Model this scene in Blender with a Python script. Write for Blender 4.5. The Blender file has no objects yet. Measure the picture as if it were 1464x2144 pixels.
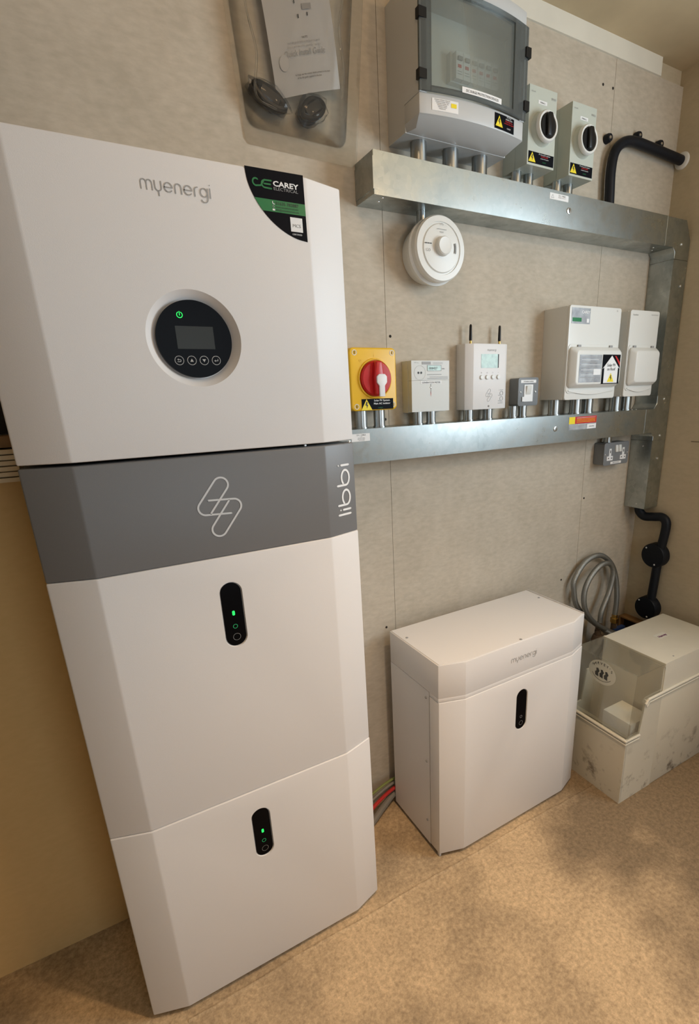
import bpy, bmesh, math, random
from mathutils import Vector, Matrix

# ------------------------------------------------------------------ camera
S = bpy.context.scene
COL = S.collection
cam_d = bpy.data.cameras.new('camera'); cam = bpy.data.objects.new('camera', cam_d); COL.objects.link(cam)
cam.location = (0.1444, -1.2698, 1.3519)
cam.rotation_euler = (1.27077, 0.03243, -0.52651)
cam_d.sensor_fit = 'VERTICAL'; cam_d.sensor_height = 36.0
cam_d.lens = 1056.72 * 36.0 / 2144.0
cam_d.shift_x = -0.0404; cam_d.shift_y = 0.0370
cam_d.clip_start = 0.02
S.camera = cam

# ------------------------------------------------------------------ light and exposure
S.view_settings.view_transform = 'Standard'; S.view_settings.look = 'None'
S.view_settings.gamma = 1.0; S.view_settings.use_curve_mapping = False
S.view_settings.exposure = 0.24
S.cycles.use_denoising = True
S.cycles.max_bounces = 10; S.cycles.transparent_max_bounces = 24
W_ = bpy.data.worlds.new('daylight'); S.world = W_; W_.use_nodes = True
W_.node_tree.nodes['Background'].inputs[0].default_value = (0.75, 0.88, 1.0, 1)
W_.node_tree.nodes['Background'].inputs[1].default_value = 1.0

def area(name, loc, target, sx, sy, power, color, spread=180):
    d = bpy.data.lights.new(name, 'AREA'); d.shape = 'RECTANGLE'; d.size = sx; d.size_y = sy
    d.energy = power; d.color = color; d.spread = math.radians(spread)
    o = bpy.data.objects.new(name, d); COL.objects.link(o); o.location = loc
    o.rotation_euler = (Vector(target) - Vector(loc)).to_track_quat('-Z', 'Z').to_euler()
    return o
# daylight through the window in the right-hand wall and an added cool fill light behind the camera
area('window_daylight', (2.03, -1.30, 1.66), (0.0, -0.95, 1.72), 0.84, 0.80, 21.5, (0.76, 0.90, 1.0))
area('added_front_fill', (0.75, -3.25, 1.15), (0.6, 0.0, 1.4), 0.9, 1.9, 5.5, (0.84, 0.93, 1.0))
# two warm ceiling lamps (bare bulbs) and one added warm spot that brightens the floor
def lamp_light(kind, p, w, col, size=0.05):
    d = bpy.data.lights.new('lamp_or_fill_light', kind); d.energy = w; d.color = col; d.shadow_soft_size = size
    o = bpy.data.objects.new('lamp_or_fill_light', d); COL.objects.link(o); o.location = p
    return d
lamp_light('POINT', (0.62, -0.62, 2.24), 1.6, (1.0, 0.67, 0.38))
lamp_light('POINT', (1.45, -2.00, 2.24), 11.0, (1.0, 0.67, 0.38))
sp_ = lamp_light('SPOT', (0.80, -1.05, 2.31), 78.0, (1.0, 0.67, 0.38), 0.04)
sp_.spot_size = math.radians(82); sp_.spot_blend = 1.0

# ------------------------------------------------------------------ materials
def mat(name, color, rough=0.5, metal=0.0, var=0.0, scale=8.0, bump=0.0, bscale=300.0, spec=0.4, emit=None, es=0.0, coat=0.0):
    m = bpy.data.materials.new(name); m.use_nodes = True; nt = m.node_tree; N = nt.nodes; L = nt.links
    b = N['Principled BSDF']
    b.inputs['Base Color'].default_value = (*color, 1); b.inputs['Roughness'].default_value = rough
    b.inputs['Metallic'].default_value = metal; b.inputs['Specular IOR Level'].default_value = spec
    b.inputs['Coat Weight'].default_value = coat
    tc = N.new('ShaderNodeTexCoord')
    if var > 0:
        n = N.new('ShaderNodeTexNoise'); n.inputs['Scale'].default_value = scale; n.inputs['Detail'].default_value = 6
        L.new(tc.outputs['Object'], n.inputs['Vector'])
        r = N.new('ShaderNodeMapRange'); r.inputs[1].default_value = 0.3; r.inputs[2].default_value = 0.7
        r.inputs[3].default_value = 1 - var; r.inputs[4].default_value = 1 + var
        L.new(n.outputs['Fac'], r.inputs[0])
        h = N.new('ShaderNodeHueSaturation'); h.inputs['Color'].default_value = (*color, 1)
        L.new(r.outputs[0], h.inputs['Value']); L.new(h.outputs[0], b.inputs['Base Color'])
    if bump > 0:
        n2 = N.new('ShaderNodeTexNoise'); n2.inputs['Scale'].default_value = bscale; n2.inputs['Detail'].default_value = 3
        L.new(tc.outputs['Object'], n2.inputs['Vector'])
        bp = N.new('ShaderNodeBump'); bp.inputs['Strength'].default_value = bump; bp.inputs['Distance'].default_value = 0.001
        L.new(n2.outputs['Fac'], bp.inputs['Height']); L.new(bp.outputs[0], b.inputs['Normal'])
    if emit:
        b.inputs['Emission Color'].default_value = (*emit, 1); b.inputs['Emission Strength'].default_value = es
    return m

def clear(name, tint=(0.95, 0.97, 0.96), rough=0.05, refl=1.0, haze=0.0, hazecol=(.8, .8, .78)):
    m = bpy.data.materials.new(name); m.use_nodes = True; nt = m.node_tree; N = nt.nodes; L = nt.links
    N.remove(N['Principled BSDF']); out = N['Material Output']
    t = N.new('ShaderNodeBsdfTransparent'); t.inputs[0].default_value = (*tint, 1)
    g = N.new('ShaderNodeBsdfGlossy'); g.inputs['Roughness'].default_value = rough
    f = N.new('ShaderNodeFresnel'); f.inputs[0].default_value = 1.45
    mu = N.new('ShaderNodeMath'); mu.operation = 'MULTIPLY'; mu.inputs[1].default_value = refl; mu.use_clamp = True
    L.new(f.outputs[0], mu.inputs[0])
    src = t.outputs[0]
    if haze > 0:
        d = N.new('ShaderNodeBsdfDiffuse'); d.inputs[0].default_value = (*hazecol, 1)
        mh = N.new('ShaderNodeMixShader'); mh.inputs[0].default_value = haze
        L.new(t.outputs[0], mh.inputs[1]); L.new(d.outputs[0], mh.inputs[2]); src = mh.outputs[0]
    mx = N.new('ShaderNodeMixShader')
    L.new(mu.outputs[0], mx.inputs[0]); L.new(src, mx.inputs[1]); L.new(g.outputs[0], mx.inputs[2])
    L.new(mx.outputs[0], out.inputs[0])
    return m

def wall_mat(name, c1, c2, scale, bump):
    m = mat(name, c1, 0.85, spec=0.2); nt = m.node_tree; N = nt.nodes; L = nt.links; b = N['Principled BSDF']
    tc = N.new('ShaderNodeTexCoord'); mp = N.new('ShaderNodeMapping'); mp.inputs['Scale'].default_value = (1, 1, 1.0)
    L.new(tc.outputs['Object'], mp.inputs[0])
    n = N.new('ShaderNodeTexNoise'); n.inputs['Scale'].default_value = scale; n.inputs['Detail'].default_value = 8; n.inputs['Roughness'].default_value = 0.6
    L.new(mp.outputs[0], n.inputs['Vector'])
    mp2 = N.new('ShaderNodeMapping'); mp2.inputs['Scale'].default_value = (1, 1, 2.2); L.new(tc.outputs['Object'], mp2.inputs[0])
    n2 = N.new('ShaderNodeTexNoise'); n2.inputs['Scale'].default_value = 40; n2.inputs['Detail'].default_value = 5; L.new(mp2.outputs[0], n2.inputs['Vector'])
    a = N.new('ShaderNodeMath'); a.operation = 'ADD'; L.new(n.outputs['Fac'], a.inputs[0]); L.new(n2.outputs['Fac'], a.inputs[1])
    r = N.new('ShaderNodeMapRange'); r.inputs[1].default_value = 0.75; r.inputs[2].default_value = 1.25; L.new(a.outputs[0], r.inputs[0])
    cr = N.new('ShaderNodeMix'); cr.data_type = 'RGBA'; cr.inputs[6].default_value = (*c1, 1); cr.inputs[7].default_value = (*c2, 1)
    L.new(r.outputs[0], cr.inputs[0]); L.new(cr.outputs[2], b.inputs['Base Color'])
    bp = N.new('ShaderNodeBump'); bp.inputs['Strength'].default_value = bump; bp.inputs['Distance'].default_value = 0.002
    L.new(a.outputs[0], bp.inputs['Height']); L.new(bp.outputs[0], b.inputs['Normal'])
    return m

def floor_mat():
    m = mat('concrete_floor', (0.4, 0.33, 0.25), 0.8, spec=0.25); nt = m.node_tree; N = nt.nodes; L = nt.links; b = N['Principled BSDF']
    tc = N.new('ShaderNodeTexCoord')
    def noise(s, d, r=0.6):
        n = N.new('ShaderNodeTexNoise'); n.inputs['Scale'].default_value = s; n.inputs['Detail'].default_value = d; n.inputs['Roughness'].default_value = r
        L.new(tc.outputs['Object'], n.inputs['Vector']); return n
    n1 = noise(2.6, 5, 0.55); n2 = noise(85, 8, 0.78); n3 = noise(140, 3)
    cr = N.new('ShaderNodeValToRGB'); e = cr.color_ramp.elements
    e[0].position = 0.32; e[0].color = (0.25, 0.19, 0.125, 1); e[1].position = 0.58; e[1].color = (0.62, 0.47, 0.30, 1)
    # floor colour darkens softly around a point in front of the softener
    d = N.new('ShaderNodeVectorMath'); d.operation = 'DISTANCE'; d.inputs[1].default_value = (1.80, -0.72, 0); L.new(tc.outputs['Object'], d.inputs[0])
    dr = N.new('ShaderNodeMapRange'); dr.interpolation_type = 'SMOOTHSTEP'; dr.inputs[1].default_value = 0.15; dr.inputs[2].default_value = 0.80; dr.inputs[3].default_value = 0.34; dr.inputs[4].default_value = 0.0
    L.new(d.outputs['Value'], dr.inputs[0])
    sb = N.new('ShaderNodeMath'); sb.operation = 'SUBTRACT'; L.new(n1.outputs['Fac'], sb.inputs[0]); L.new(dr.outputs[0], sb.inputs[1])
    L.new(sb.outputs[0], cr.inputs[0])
    cr2 = N.new('ShaderNodeValToRGB'); e = cr2.color_ramp.elements
    e[0].position = 0.36; e[0].color = (0.66, 0.63, 0.60, 1); e[1].position = 0.64; e[1].color = (1.22, 1.20, 1.16, 1)
    L.new(n2.outputs['Fac'], cr2.inputs[0])
    mx = N.new('ShaderNodeMix'); mx.data_type = 'RGBA'; mx.blend_type = 'MULTIPLY'; mx.inputs[0].default_value = 1
    L.new(cr.outputs[0], mx.inputs[6]); L.new(cr2.outputs[0], mx.inputs[7]); L.new(mx.outputs[2], b.inputs['Base Color'])
    a = N.new('ShaderNodeMath'); a.operation = 'ADD'; L.new(n2.outputs['Fac'], a.inputs[0]); L.new(n3.outputs['Fac'], a.inputs[1])
    bp = N.new('ShaderNodeBump'); bp.inputs['Strength'].default_value = 0.5; bp.inputs['Distance'].default_value = 0.003
    L.new(a.outputs[0], bp.inputs['Height']); L.new(bp.outputs[0], b.inputs['Normal'])
    return m

def galv_mat():
    m = mat('galvanised_steel', (0.45, 0.48, 0.48), 0.34, 1.0); nt = m.node_tree; N = nt.nodes; L = nt.links; b = N['Principled BSDF']
    tc = N.new('ShaderNodeTexCoord')
    v = N.new('ShaderNodeTexVoronoi'); v.inputs['Scale'].default_value = 70; L.new(tc.outputs['Object'], v.inputs['Vector'])
    n = N.new('ShaderNodeTexNoise'); n.inputs['Scale'].default_value = 14; n.inputs['Detail'].default_value = 8; L.new(tc.outputs['Object'], n.inputs['Vector'])
    bw = N.new('ShaderNodeRGBToBW'); L.new(v.outputs['Color'], bw.inputs[0])
    a = N.new('ShaderNodeMath'); a.operation = 'MULTIPLY_ADD'; a.inputs[1].default_value = 0.25; L.new(bw.outputs[0], a.inputs[0]); L.new(n.outputs['Fac'], a.inputs[2])
    r = N.new('ShaderNodeMapRange'); r.inputs[1].default_value = 0.35; r.inputs[2].default_value = 0.95; r.inputs[3].default_value = 0.38; r.inputs[4].default_value = 0.25
    L.new(a.outputs[0], r.inputs[0]); L.new(r.outputs[0], b.inputs['Roughness'])
    c = N.new('ShaderNodeMix'); c.data_type = 'RGBA'; c.inputs[6].default_value = (0.20, 0.23, 0.23, 1); c.inputs[7].default_value = (0.56, 0.60, 0.60, 1)
    L.new(a.outputs[0], c.inputs[0]); L.new(c.outputs[2], b.inputs['Base Color'])
    return m

def dirty_mat():
    m = mat('aged_cream_plastic', (0.62, 0.59, 0.50), 0.5); nt = m.node_tree; N = nt.nodes; L = nt.links; b = N['Principled BSDF']
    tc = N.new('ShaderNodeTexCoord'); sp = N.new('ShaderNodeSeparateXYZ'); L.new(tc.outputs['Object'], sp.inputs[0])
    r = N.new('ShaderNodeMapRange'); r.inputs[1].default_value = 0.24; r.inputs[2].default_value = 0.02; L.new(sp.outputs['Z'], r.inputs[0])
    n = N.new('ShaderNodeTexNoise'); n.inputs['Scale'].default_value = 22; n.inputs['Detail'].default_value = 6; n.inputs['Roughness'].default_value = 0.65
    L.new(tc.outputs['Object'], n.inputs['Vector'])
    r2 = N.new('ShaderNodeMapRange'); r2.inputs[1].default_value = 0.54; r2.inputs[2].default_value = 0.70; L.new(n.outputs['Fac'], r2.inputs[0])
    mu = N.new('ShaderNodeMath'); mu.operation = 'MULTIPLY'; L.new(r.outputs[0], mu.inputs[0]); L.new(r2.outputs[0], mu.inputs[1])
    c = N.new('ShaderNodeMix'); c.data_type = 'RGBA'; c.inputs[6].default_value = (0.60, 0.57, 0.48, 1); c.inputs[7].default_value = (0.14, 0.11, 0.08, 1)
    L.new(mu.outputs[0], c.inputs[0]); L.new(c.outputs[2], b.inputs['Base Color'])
    return m

def braid_mat():
    m = mat('braided_steel', (0.34, 0.34, 0.32), 0.42, 0.9); nt = m.node_tree; N = nt.nodes; L = nt.links; b = N['Principled BSDF']
    tc = N.new('ShaderNodeTexCoord')
    v = N.new('ShaderNodeTexVoronoi'); v.inputs['Scale'].default_value = 450; L.new(tc.outputs['Object'], v.inputs['Vector'])
    bp = N.new('ShaderNodeBump'); bp.inputs['Strength'].default_value = 0.8; bp.inputs['Distance'].default_value = 0.001
    L.new(v.outputs['Distance'], bp.inputs['Height']); L.new(bp.outputs[0], b.inputs['Normal'])
    return m

M = dict(
    wall=wall_mat('cement_board', (0.455, 0.40, 0.32), (0.555, 0.49, 0.40), 7, 0.22),
    sidewall=wall_mat('painted_side_wall', (0.49, 0.42, 0.30), (0.55, 0.47, 0.34), 4, 0.15),
    plaster=wall_mat('ochre_plaster', (0.66, 0.45, 0.20), (0.70, 0.48, 0.22), 3, 0.08),
    trim=mat('cream_trim', (0.72, 0.69, 0.60), 0.6, var=0.05),
    ceil=mat('tan_ceiling_board', (0.56, 0.45, 0.29), 0.8, var=0.12, scale=5),
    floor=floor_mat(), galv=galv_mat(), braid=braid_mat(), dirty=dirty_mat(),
    white=mat('white_powder_coat', (0.74, 0.72, 0.71), 0.42, bump=0.12, bscale=900),
    band=mat('grey_powder_coat', (0.175, 0.175, 0.178), 0.38, bump=0.12, bscale=900),
    plinth=mat('dark_plinth', (0.05, 0.05, 0.05), 0.6),
    gloss=mat('black_gloss', (0.003, 0.003, 0.004), 0.15, spec=0.06),
    black=mat('black_plastic', (0.008, 0.008, 0.009), 0.35, spec=0.3),
    blackpipe=mat('black_conduit', (0.006, 0.008, 0.013), 0.45, spec=0.25),
    slate=mat('unlit_screen', (0.030, 0.032, 0.028), 0.25, spec=0.2),
    mark=mat('grey_marking', (0.30, 0.30, 0.31), 0.5),
    mark2=mat('pale_marking', (0.46, 0.46, 0.46), 0.5),
    lmark=mat('light_grey_print', (0.62, 0.63, 0.64), 0.5),
    logo=mat('grey_logo_print', (0.34, 0.33, 0.32), 0.5),
    led=mat('green_led', (0.0, 0.3, 0.05), 0.4, emit=(0.02, 0.9, 0.12), es=1.2),
    leddim=mat('green_led_ring', (0.0, 0.15, 0.05), 0.4, emit=(0.05, 0.6, 0.2), es=0.35),
    stk=mat('sticker_black', (0.005, 0.006, 0.009), 0.4, spec=0.06),
    green=mat('sticker_green', (0.01, 0.17, 0.055), 0.35),
    wprint=mat('white_print', (0.80, 0.80, 0.80), 0.5),
    gprint=mat('grey_print', (0.30, 0.30, 0.30), 0.5),
    ink=mat('black_ink', (0.03, 0.03, 0.03), 0.5),
    paleink=mat('faded_ink', (0.33, 0.33, 0.33), 0.5),
    paper=mat('white_paper', (0.78, 0.78, 0.78), 0.6),
    yellow=mat('yellow_plastic', (0.78, 0.46, 0.02), 0.35),
    hazard=mat('hazard_yellow', (0.85, 0.68, 0.03), 0.4),
    red=mat('red_plastic', (0.50, 0.012, 0.012), 0.3),
    redprint=mat('red_print', (0.55, 0.02, 0.02), 0.4),
    cu=mat('white_plastic', (0.72, 0.72, 0.69), 0.32),
    meter=mat('pale_grey_plastic', (0.62, 0.62, 0.59), 0.4),
    isob=mat('grey_green_plastic', (0.50, 0.53, 0.47), 0.4),
    encl=mat('light_grey_plastic', (0.52, 0.53, 0.53), 0.38),
    greybox=mat('hammered_grey_metal', (0.19, 0.20, 0.21), 0.45),
    lcd=mat('lcd_glass', (0.30, 0.42, 0.34), 0.12, var=0.25, scale=60),
    smoked=clear('smoked_clear', (0.86, 0.89, 0.88), 0.10, 0.7, 0.16, (0.42, 0.46, 0.45)),
    smokedark=clear('smoked_frame', (0.50, 0.53, 0.53), 0.2, 0.8, 0.35, (0.20, 0.22, 0.22)),
    clearp=clear('clear_blister', (0.98, 0.985, 0.98), 0.06, 0.9, 0.03, (.75, .76, .76)),
    clearc=clear('clear_cover', (0.975, 0.98, 0.96), 0.06, 0.4, 0.035, (.80, .78, .72)),
    glass=clear('window_glass'),
    steel=mat('zinc_screw', (0.7, 0.7, 0.68), 0.3, 1.0),
    chrome=mat('bright_conduit', (0.42, 0.44, 0.44), 0.30, 1.0),
    bag=clear('thin_bag', (0.97, 0.97, 0.97), 0.05, 0.5),
    brass=mat('brass', (0.65, 0.42, 0.12), 0.3, 1.0),
    salt=mat('salt_block', (0.80, 0.78, 0.72), 0.8, bump=0.5, bscale=200),
    shell=mat('softener_lid_plastic', (0.66, 0.63, 0.54), 0.5, var=0.04),
    wood=mat('brown_wood', (0.30, 0.17, 0.07), 0.7, var=0.2, scale=20),
    slat=mat('cream_slat', (0.72, 0.58, 0.38), 0.6),
    dark=mat('dark_recess', (0.02, 0.015, 0.012), 0.8),
    brown=mat('brown_fitting', (0.10, 0.065, 0.04), 0.5),
    blue=mat('blue_plastic', (0.02, 0.05, 0.16), 0.4),
    purple=mat('purple_print', (0.16, 0.03, 0.12), 0.5),
    wirered=mat('red_cable', (0.50, 0.03, 0.03), 0.4),
    wiregreen=mat('green_yellow_cable', (0.22, 0.26, 0.08), 0.5),
    wiregrey=mat('grey_cable', (0.22, 0.21, 0.19), 0.5),
    oval=mat('oval_label', (0.70, 0.69, 0.62), 0.5),
    lampm=mat('lamp_glow', (0.9, 0.8, 0.6), 0.4, emit=(1.0, 0.65, 0.35), es=6.0),
    sheen=mat('silver_label', (0.45, 0.48, 0.52), 0.25, 0.3, var=0.3, scale=40),
)

# ------------------------------------------------------------------ mesh helpers
def nb(): return bmesh.new()
def bx(bm, x0, x1, y0, y1, z0, z1):
    v = [bm.verts.new(p) for p in ((x0,y0,z0),(x1,y0,z0),(x1,y1,z0),(x0,y1,z0),(x0,y0,z1),(x1,y0,z1),(x1,y1,z1),(x0,y1,z1))]
    for f in ((0,3,2,1),(4,5,6,7),(0,1,5,4),(1,2,6,5),(2,3,7,6),(3,0,4,7)): bm.faces.new([v[i] for i in f])
    return bm
def prism(bm, pts, a, b, axis='z'):
    """polygon pts (2D) extruded from a to b along the axis; 2D is (x,y) for z, (x,z) for y, (y,z) for x"""
    def p3(p, t): return {'z': (p[0],p[1],t), 'y': (p[0],t,p[1]), 'x': (t,p[0],p[1])}[axis]
    A = [bm.verts.new(p3(p, a)) for p in pts]; B = [bm.verts.new(p3(p, b)) for p in pts]
    n = len(pts); bm.faces.new(A); bm.faces.new(B[::-1])
    for i in range(n): bm.faces.new((A[i], B[i], B[(i+1)%n], A[(i+1)%n]))
    bmesh.ops.recalc_face_normals(bm, faces=bm.faces); return bm
def frame_of(d):
    d = Vector(d).normalized(); u = d.cross(Vector((0,0,1)))
    if u.length < 1e-4: u = Vector((1,0,0))
    u.normalize(); return u, d.cross(u).normalized()
def lathe(bm, c, d, prof, seg=32):
    """revolve (distance along d, radius) pairs around the axis d through c"""
    c = Vector(c); D = Vector(d).normalized(); u, v = frame_of(D); rings = []
    for t, r in prof:
        if r < 1e-6: rings.append([bm.verts.new(c + D*t)])
        else: rings.append([bm.verts.new(c + D*t + (u*math.cos(2*math.pi*i/seg) + v*math.sin(2*math.pi*i/seg))*r) for i in range(seg)])
    for A, B in zip(rings, rings[1:]):
        for i in range(seg):
            j = (i+1) % seg
            if len(A) == 1 and len(B) == 1: continue
            if len(A) == 1: bm.faces.new((A[0], B[i], B[j]))
            elif len(B) == 1: bm.faces.new((A[i], B[0], A[j]))
            else: bm.faces.new((A[i], B[i], B[j], A[j]))
    if len(rings[0]) > 1: bm.faces.new(rings[0])
    if len(rings[-1]) > 1: bm.faces.new(rings[-1][::-1])
    bmesh.ops.recalc_face_normals(bm, faces=bm.faces); return bm
def cyl(bm, p0, p1, r, seg=24):
    p0 = Vector(p0); p1 = Vector(p1); return lathe(bm, p0, p1-p0, [(0, r), ((p1-p0).length, r)], seg)
def spline(pts, n=8):
    P = [Vector(p) for p in pts]; P = [P[0]*2-P[1]] + P + [P[-1]*2-P[-2]]; out = []
    for i in range(1, len(P)-2):
        for k in range(n):
            t = k/n; a, b, c, d = P[i-1:i+3]
            out.append(0.5*((2*b) + (c-a)*t + (2*a-5*b+4*c-d)*t*t + (3*b-a-3*c+d)*t**3))
    out.append(P[-2]); return out
def tube(bm, pts, r, seg=12):
    P = [Vector(p) for p in pts]; rings = []; u = None
    for i, p in enumerate(P):
        t = (P[min(i+1, len(P)-1)] - P[max(i-1, 0)]).normalized()
        if u is None: u = frame_of(t)[0]
        u = (u - t*u.dot(t)).normalized(); v = t.cross(u)
        rings.append([bm.verts.new(p + (u*math.cos(2*math.pi*k/seg) + v*math.sin(2*math.pi*k/seg))*r) for k in range(seg)])
    for A, B in zip(rings, rings[1:]):
        for k in range(seg): bm.faces.new((A[k], A[(k+1)%seg], B[(k+1)%seg], B[k]))
    bm.faces.new(rings[0][::-1]); bm.faces.new(rings[-1]); bmesh.ops.recalc_face_normals(bm, faces=bm.faces); return bm
def bev(bm, w, seg=2, ang=28):
    e = [x for x in bm.edges if len(x.link_faces) == 2 and x.calc_face_angle(0) > math.radians(ang)]
    bmesh.ops.bevel(bm, geom=e, offset=w, segments=seg, profile=0.5, affect='EDGES', clamp_overlap=True); return bm
def rrect(x0, x1, z0, z1, r, n=5):
    pts = []
    for cx, cz, a in ((x1-r, z1-r, 0), (x0+r, z1-r, 90), (x0+r, z0+r, 180), (x1-r, z0+r, 270)):
        for k in range(n+1):
            t = math.radians(a + 90*k/n); pts.append((cx + r*math.cos(t), cz + r*math.sin(t)))
    return pts
def arc(cx, cy, r, a0, a1, n=12):
    return [(cx + r*math.cos(math.radians(a0+(a1-a0)*i/n)), cy + r*math.sin(math.radians(a0+(a1-a0)*i/n))) for i in range(n+1)]

class Thing:
    """root of one top-level thing; children are given in world coordinates"""
    def __init__(s, name, label, cat, loc, rz=0, group=None):
        s.o = bpy.data.objects.new(name, None); s.o.empty_display_size = 0.02; COL.objects.link(s.o)
        s.o.location = loc; s.o.rotation_euler = (0, 0, rz); s.c = Vector(loc)
        s.o['label'] = label; s.o['category'] = cat
        if group: s.o['group'] = group
def link(name, bm, m, parent=None, origin=None, label=None, smooth=True):
    """parent: Thing or part object. Geometry of parts is shifted by the root's location."""
    root = parent
    if isinstance(parent, Thing): sh = parent.c; po = parent.o
    elif parent is not None: sh = Vector(parent['o_']) if 'o_' in parent else Vector((0,0,0)); po = parent
    else: sh = Vector(origin or (0,0,0)); po = None
    for v in bm.verts: v.co -= sh
    me = bpy.data.meshes.new(name); bm.to_mesh(me); bm.free()
    for p in me.polygons: p.use_smooth = smooth
    if smooth:
        try: me.set_sharp_from_angle(angle=math.radians(32))
        except Exception: pass
    me.materials.append(m)
    o = bpy.data.objects.new(name, me); COL.objects.link(o)
    if po is not None:
        o.parent = po; o['o_'] = tuple(sh)
    else: o.location = sh
    if label: o['label'] = label
    return o
def tag(o, label, cat, group=None):
    o['label'] = label; o['category'] = cat
    if group: o['group'] = group
    return o
def struct(name, bm, m, parent=None, smooth=False):
    o = link(name, bm, m, parent, smooth=smooth)
    if parent is None: o['kind'] = 'structure'; o['o_'] = (0.0, 0.0, 0.0)
    return o

# flat print: 2D in a plane given by origin o, right vector r, up vector u
class Plane:
    def __init__(s, o, r=(1,0,0), u=(0,0,1), off=0.0006):
        s.o = Vector(o); s.r = Vector(r).normalized(); s.u = Vector(u).normalized(); s.n = s.r.cross(s.u).normalized(); s.off = off
    def p(s, x, y, k=0): return s.o + s.r*x + s.u*y + s.n*(s.off + k)
def poly(name, pl, pts, m, parent, th=0.0004, label=None, k=0):
    bm = nb(); A = [bm.verts.new(pl.p(x, y, k)) for x, y in pts]; B = [bm.verts.new(pl.p(x, y, k-th)) for x, y in pts]
    n = len(pts); bm.faces.new(A); bm.faces.new(B[::-1])
    for i in range(n): bm.faces.new((A[i], B[i], B[(i+1)%n], A[(i+1)%n]))
    bmesh.ops.recalc_face_normals(bm, faces=bm.faces)
    return link(name, bm, m, parent, label=label, smooth=False)
def rect(x0, x1, y0, y1): return [(x0,y0),(x1,y0),(x1,y1),(x0,y1)]
def strokes(name, pl, lines, w, m, parent, k=0, label=None):
    bm = nb(); h = w/2
    for li, ln in enumerate(lines):
        kk = k + li*0.00006; P = [Vector(q) for q in ln]
        P = [P[0]] + [q for a_, q in zip(P, P[1:]) if (q-a_).length > 1e-7]
        if len(P) < 2: P = [P[0], P[0] + Vector((1e-5, 0))]
        closed = len(P) > 4 and (P[0]-P[-1]).length < 1e-6
        if closed: P = P[:-1]
        n = len(P); Ls, Rs = [], []
        for i, q in enumerate(P):
            d0 = (q - P[i-1]).normalized() if (i > 0 or closed) else (P[1]-q).normalized()
            d1 = (P[(i+1) % n] - q).normalized() if (i < n-1 or closed) else d0
            t = d0 + d1; t = t.normalized() if t.length > 1e-6 else d1
            nn = Vector((-t.y, t.x)); c_ = max(.5, nn.dot(Vector((-d1.y, d1.x)))); nn = nn*(h/c_)
            Ls.append(bm.verts.new(pl.p(q.x+nn.x, q.y+nn.y, kk))); Rs.append(bm.verts.new(pl.p(q.x-nn.x, q.y-nn.y, kk)))
        for i in range(n if closed else n-1):
            j = (i+1) % n; bm.faces.new((Rs[i], Rs[j], Ls[j], Ls[i]))
        if not closed:
            for q, o2, va, vb in ((P[0], P[1], Ls[0], Rs[0]), (P[-1], P[-2], Rs[-1], Ls[-1])):
                e = (q-o2).normalized(); a0 = math.atan2(e.y, e.x)
                mid = [bm.verts.new(pl.p(q.x+h*math.cos(a0+t), q.y+h*math.sin(a0+t), kk)) for t in (1.05, .52, 0, -.52, -1.05)]
                bm.faces.new([va] + (mid[::-1] if False else mid[::-1]) + [vb] if False else [vb] + mid[::-1] + [va])
    bmesh.ops.recalc_face_normals(bm, faces=bm.faces)
    for f in bm.faces:
        f.normal_update()
        if f.normal.dot(pl.n) < 0: f.normal_flip()
    return link(name, bm, m, parent, label=label, smooth=False)
def text(name, s, pl, x, y, size, m, parent, sx=1.0, align='LEFT', k=0, bold=0.0, label=None):
    c = bpy.data.curves.new('t', 'FONT'); c.body = s; c.size = size; c.align_x = align; c.offset = bold; c.resolution_u = 2
    t = bpy.data.objects.new('t', c); COL.objects.link(t)
    me = bpy.data.meshes.new_from_object(t.evaluated_get(bpy.context.evaluated_depsgraph_get()))
    bpy.data.objects.remove(t); bpy.data.curves.remove(c)
    bm = nb(); bm.from_mesh(me); bpy.data.meshes.remove(me)
    for v in bm.verts: v.co = pl.p(x + v.co.x*sx, y + v.co.y, k)
    return link(name, bm, m, parent, label=label, smooth=False)
def glyphs(word, s, x0=0, y0=0, width=None):
    """thin rounded lettering drawn as strokes, x-height = s"""
    out = []; x = 0.0
    for ch in word:
        g = []; w = 0
        if ch == 'm': g = [[(0,0),(0,.62)]+arc(.33,.67,.33,180,0)[:]+[(.66,0)], arc(.99,.67,.33,180,0)+[(1.32,0)]]; w = 1.32
        elif ch == 'y': g = [[(0,1)]+arc(.38,.38,.38,180,360)+[(.76,1)], [(.38,0),(.38,-.5)]]; w = .76
        elif ch == 'e': g = [[(0,.5),(.98,.5)]+arc(.5,.5,.48,0,318,20)]; w = .98
        elif ch == 'n': g = [[(0,0),(0,.6)]+arc(.38,.62,.38,180,0)+[(.76,0)]]; w = .76
        elif ch == 'r': g = [[(0,0),(0,.6)]+arc(.36,.62,.36,180,85)]; w = .40
        elif ch == 'g': g = [[(.9,.5)]+arc(.45,.5,.45,0,360,22), [(.9,.95),(.9,-.05)]+arc(.45,-.1,.45,0,-150)]; w = .9
        elif ch == 'i': g = [[(0,0),(0,1)], [(0,1.36),(0.001,1.37)]]; w = 0
        elif ch == 'l': g = [[(0,0),(0,1.62)]]; w = 0
        elif ch == 'b': g = [[(0,1.62),(0,.5)]+arc(.52,.5,.52,180,500,22)]; w = 1.04
        for ln in g: out.append([((x+a)*s, y0+b*s) for a, b in ln])
        x += w + .34
    w = (x-.34)*s; f = width/w if width else 1.0
    return [[(x0+a*f, b) for a, b in ln] for ln in out], w*f
def circ(cx, cy, r, n=24): return arc(cx, cy, r, 0, 360, n)
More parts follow.
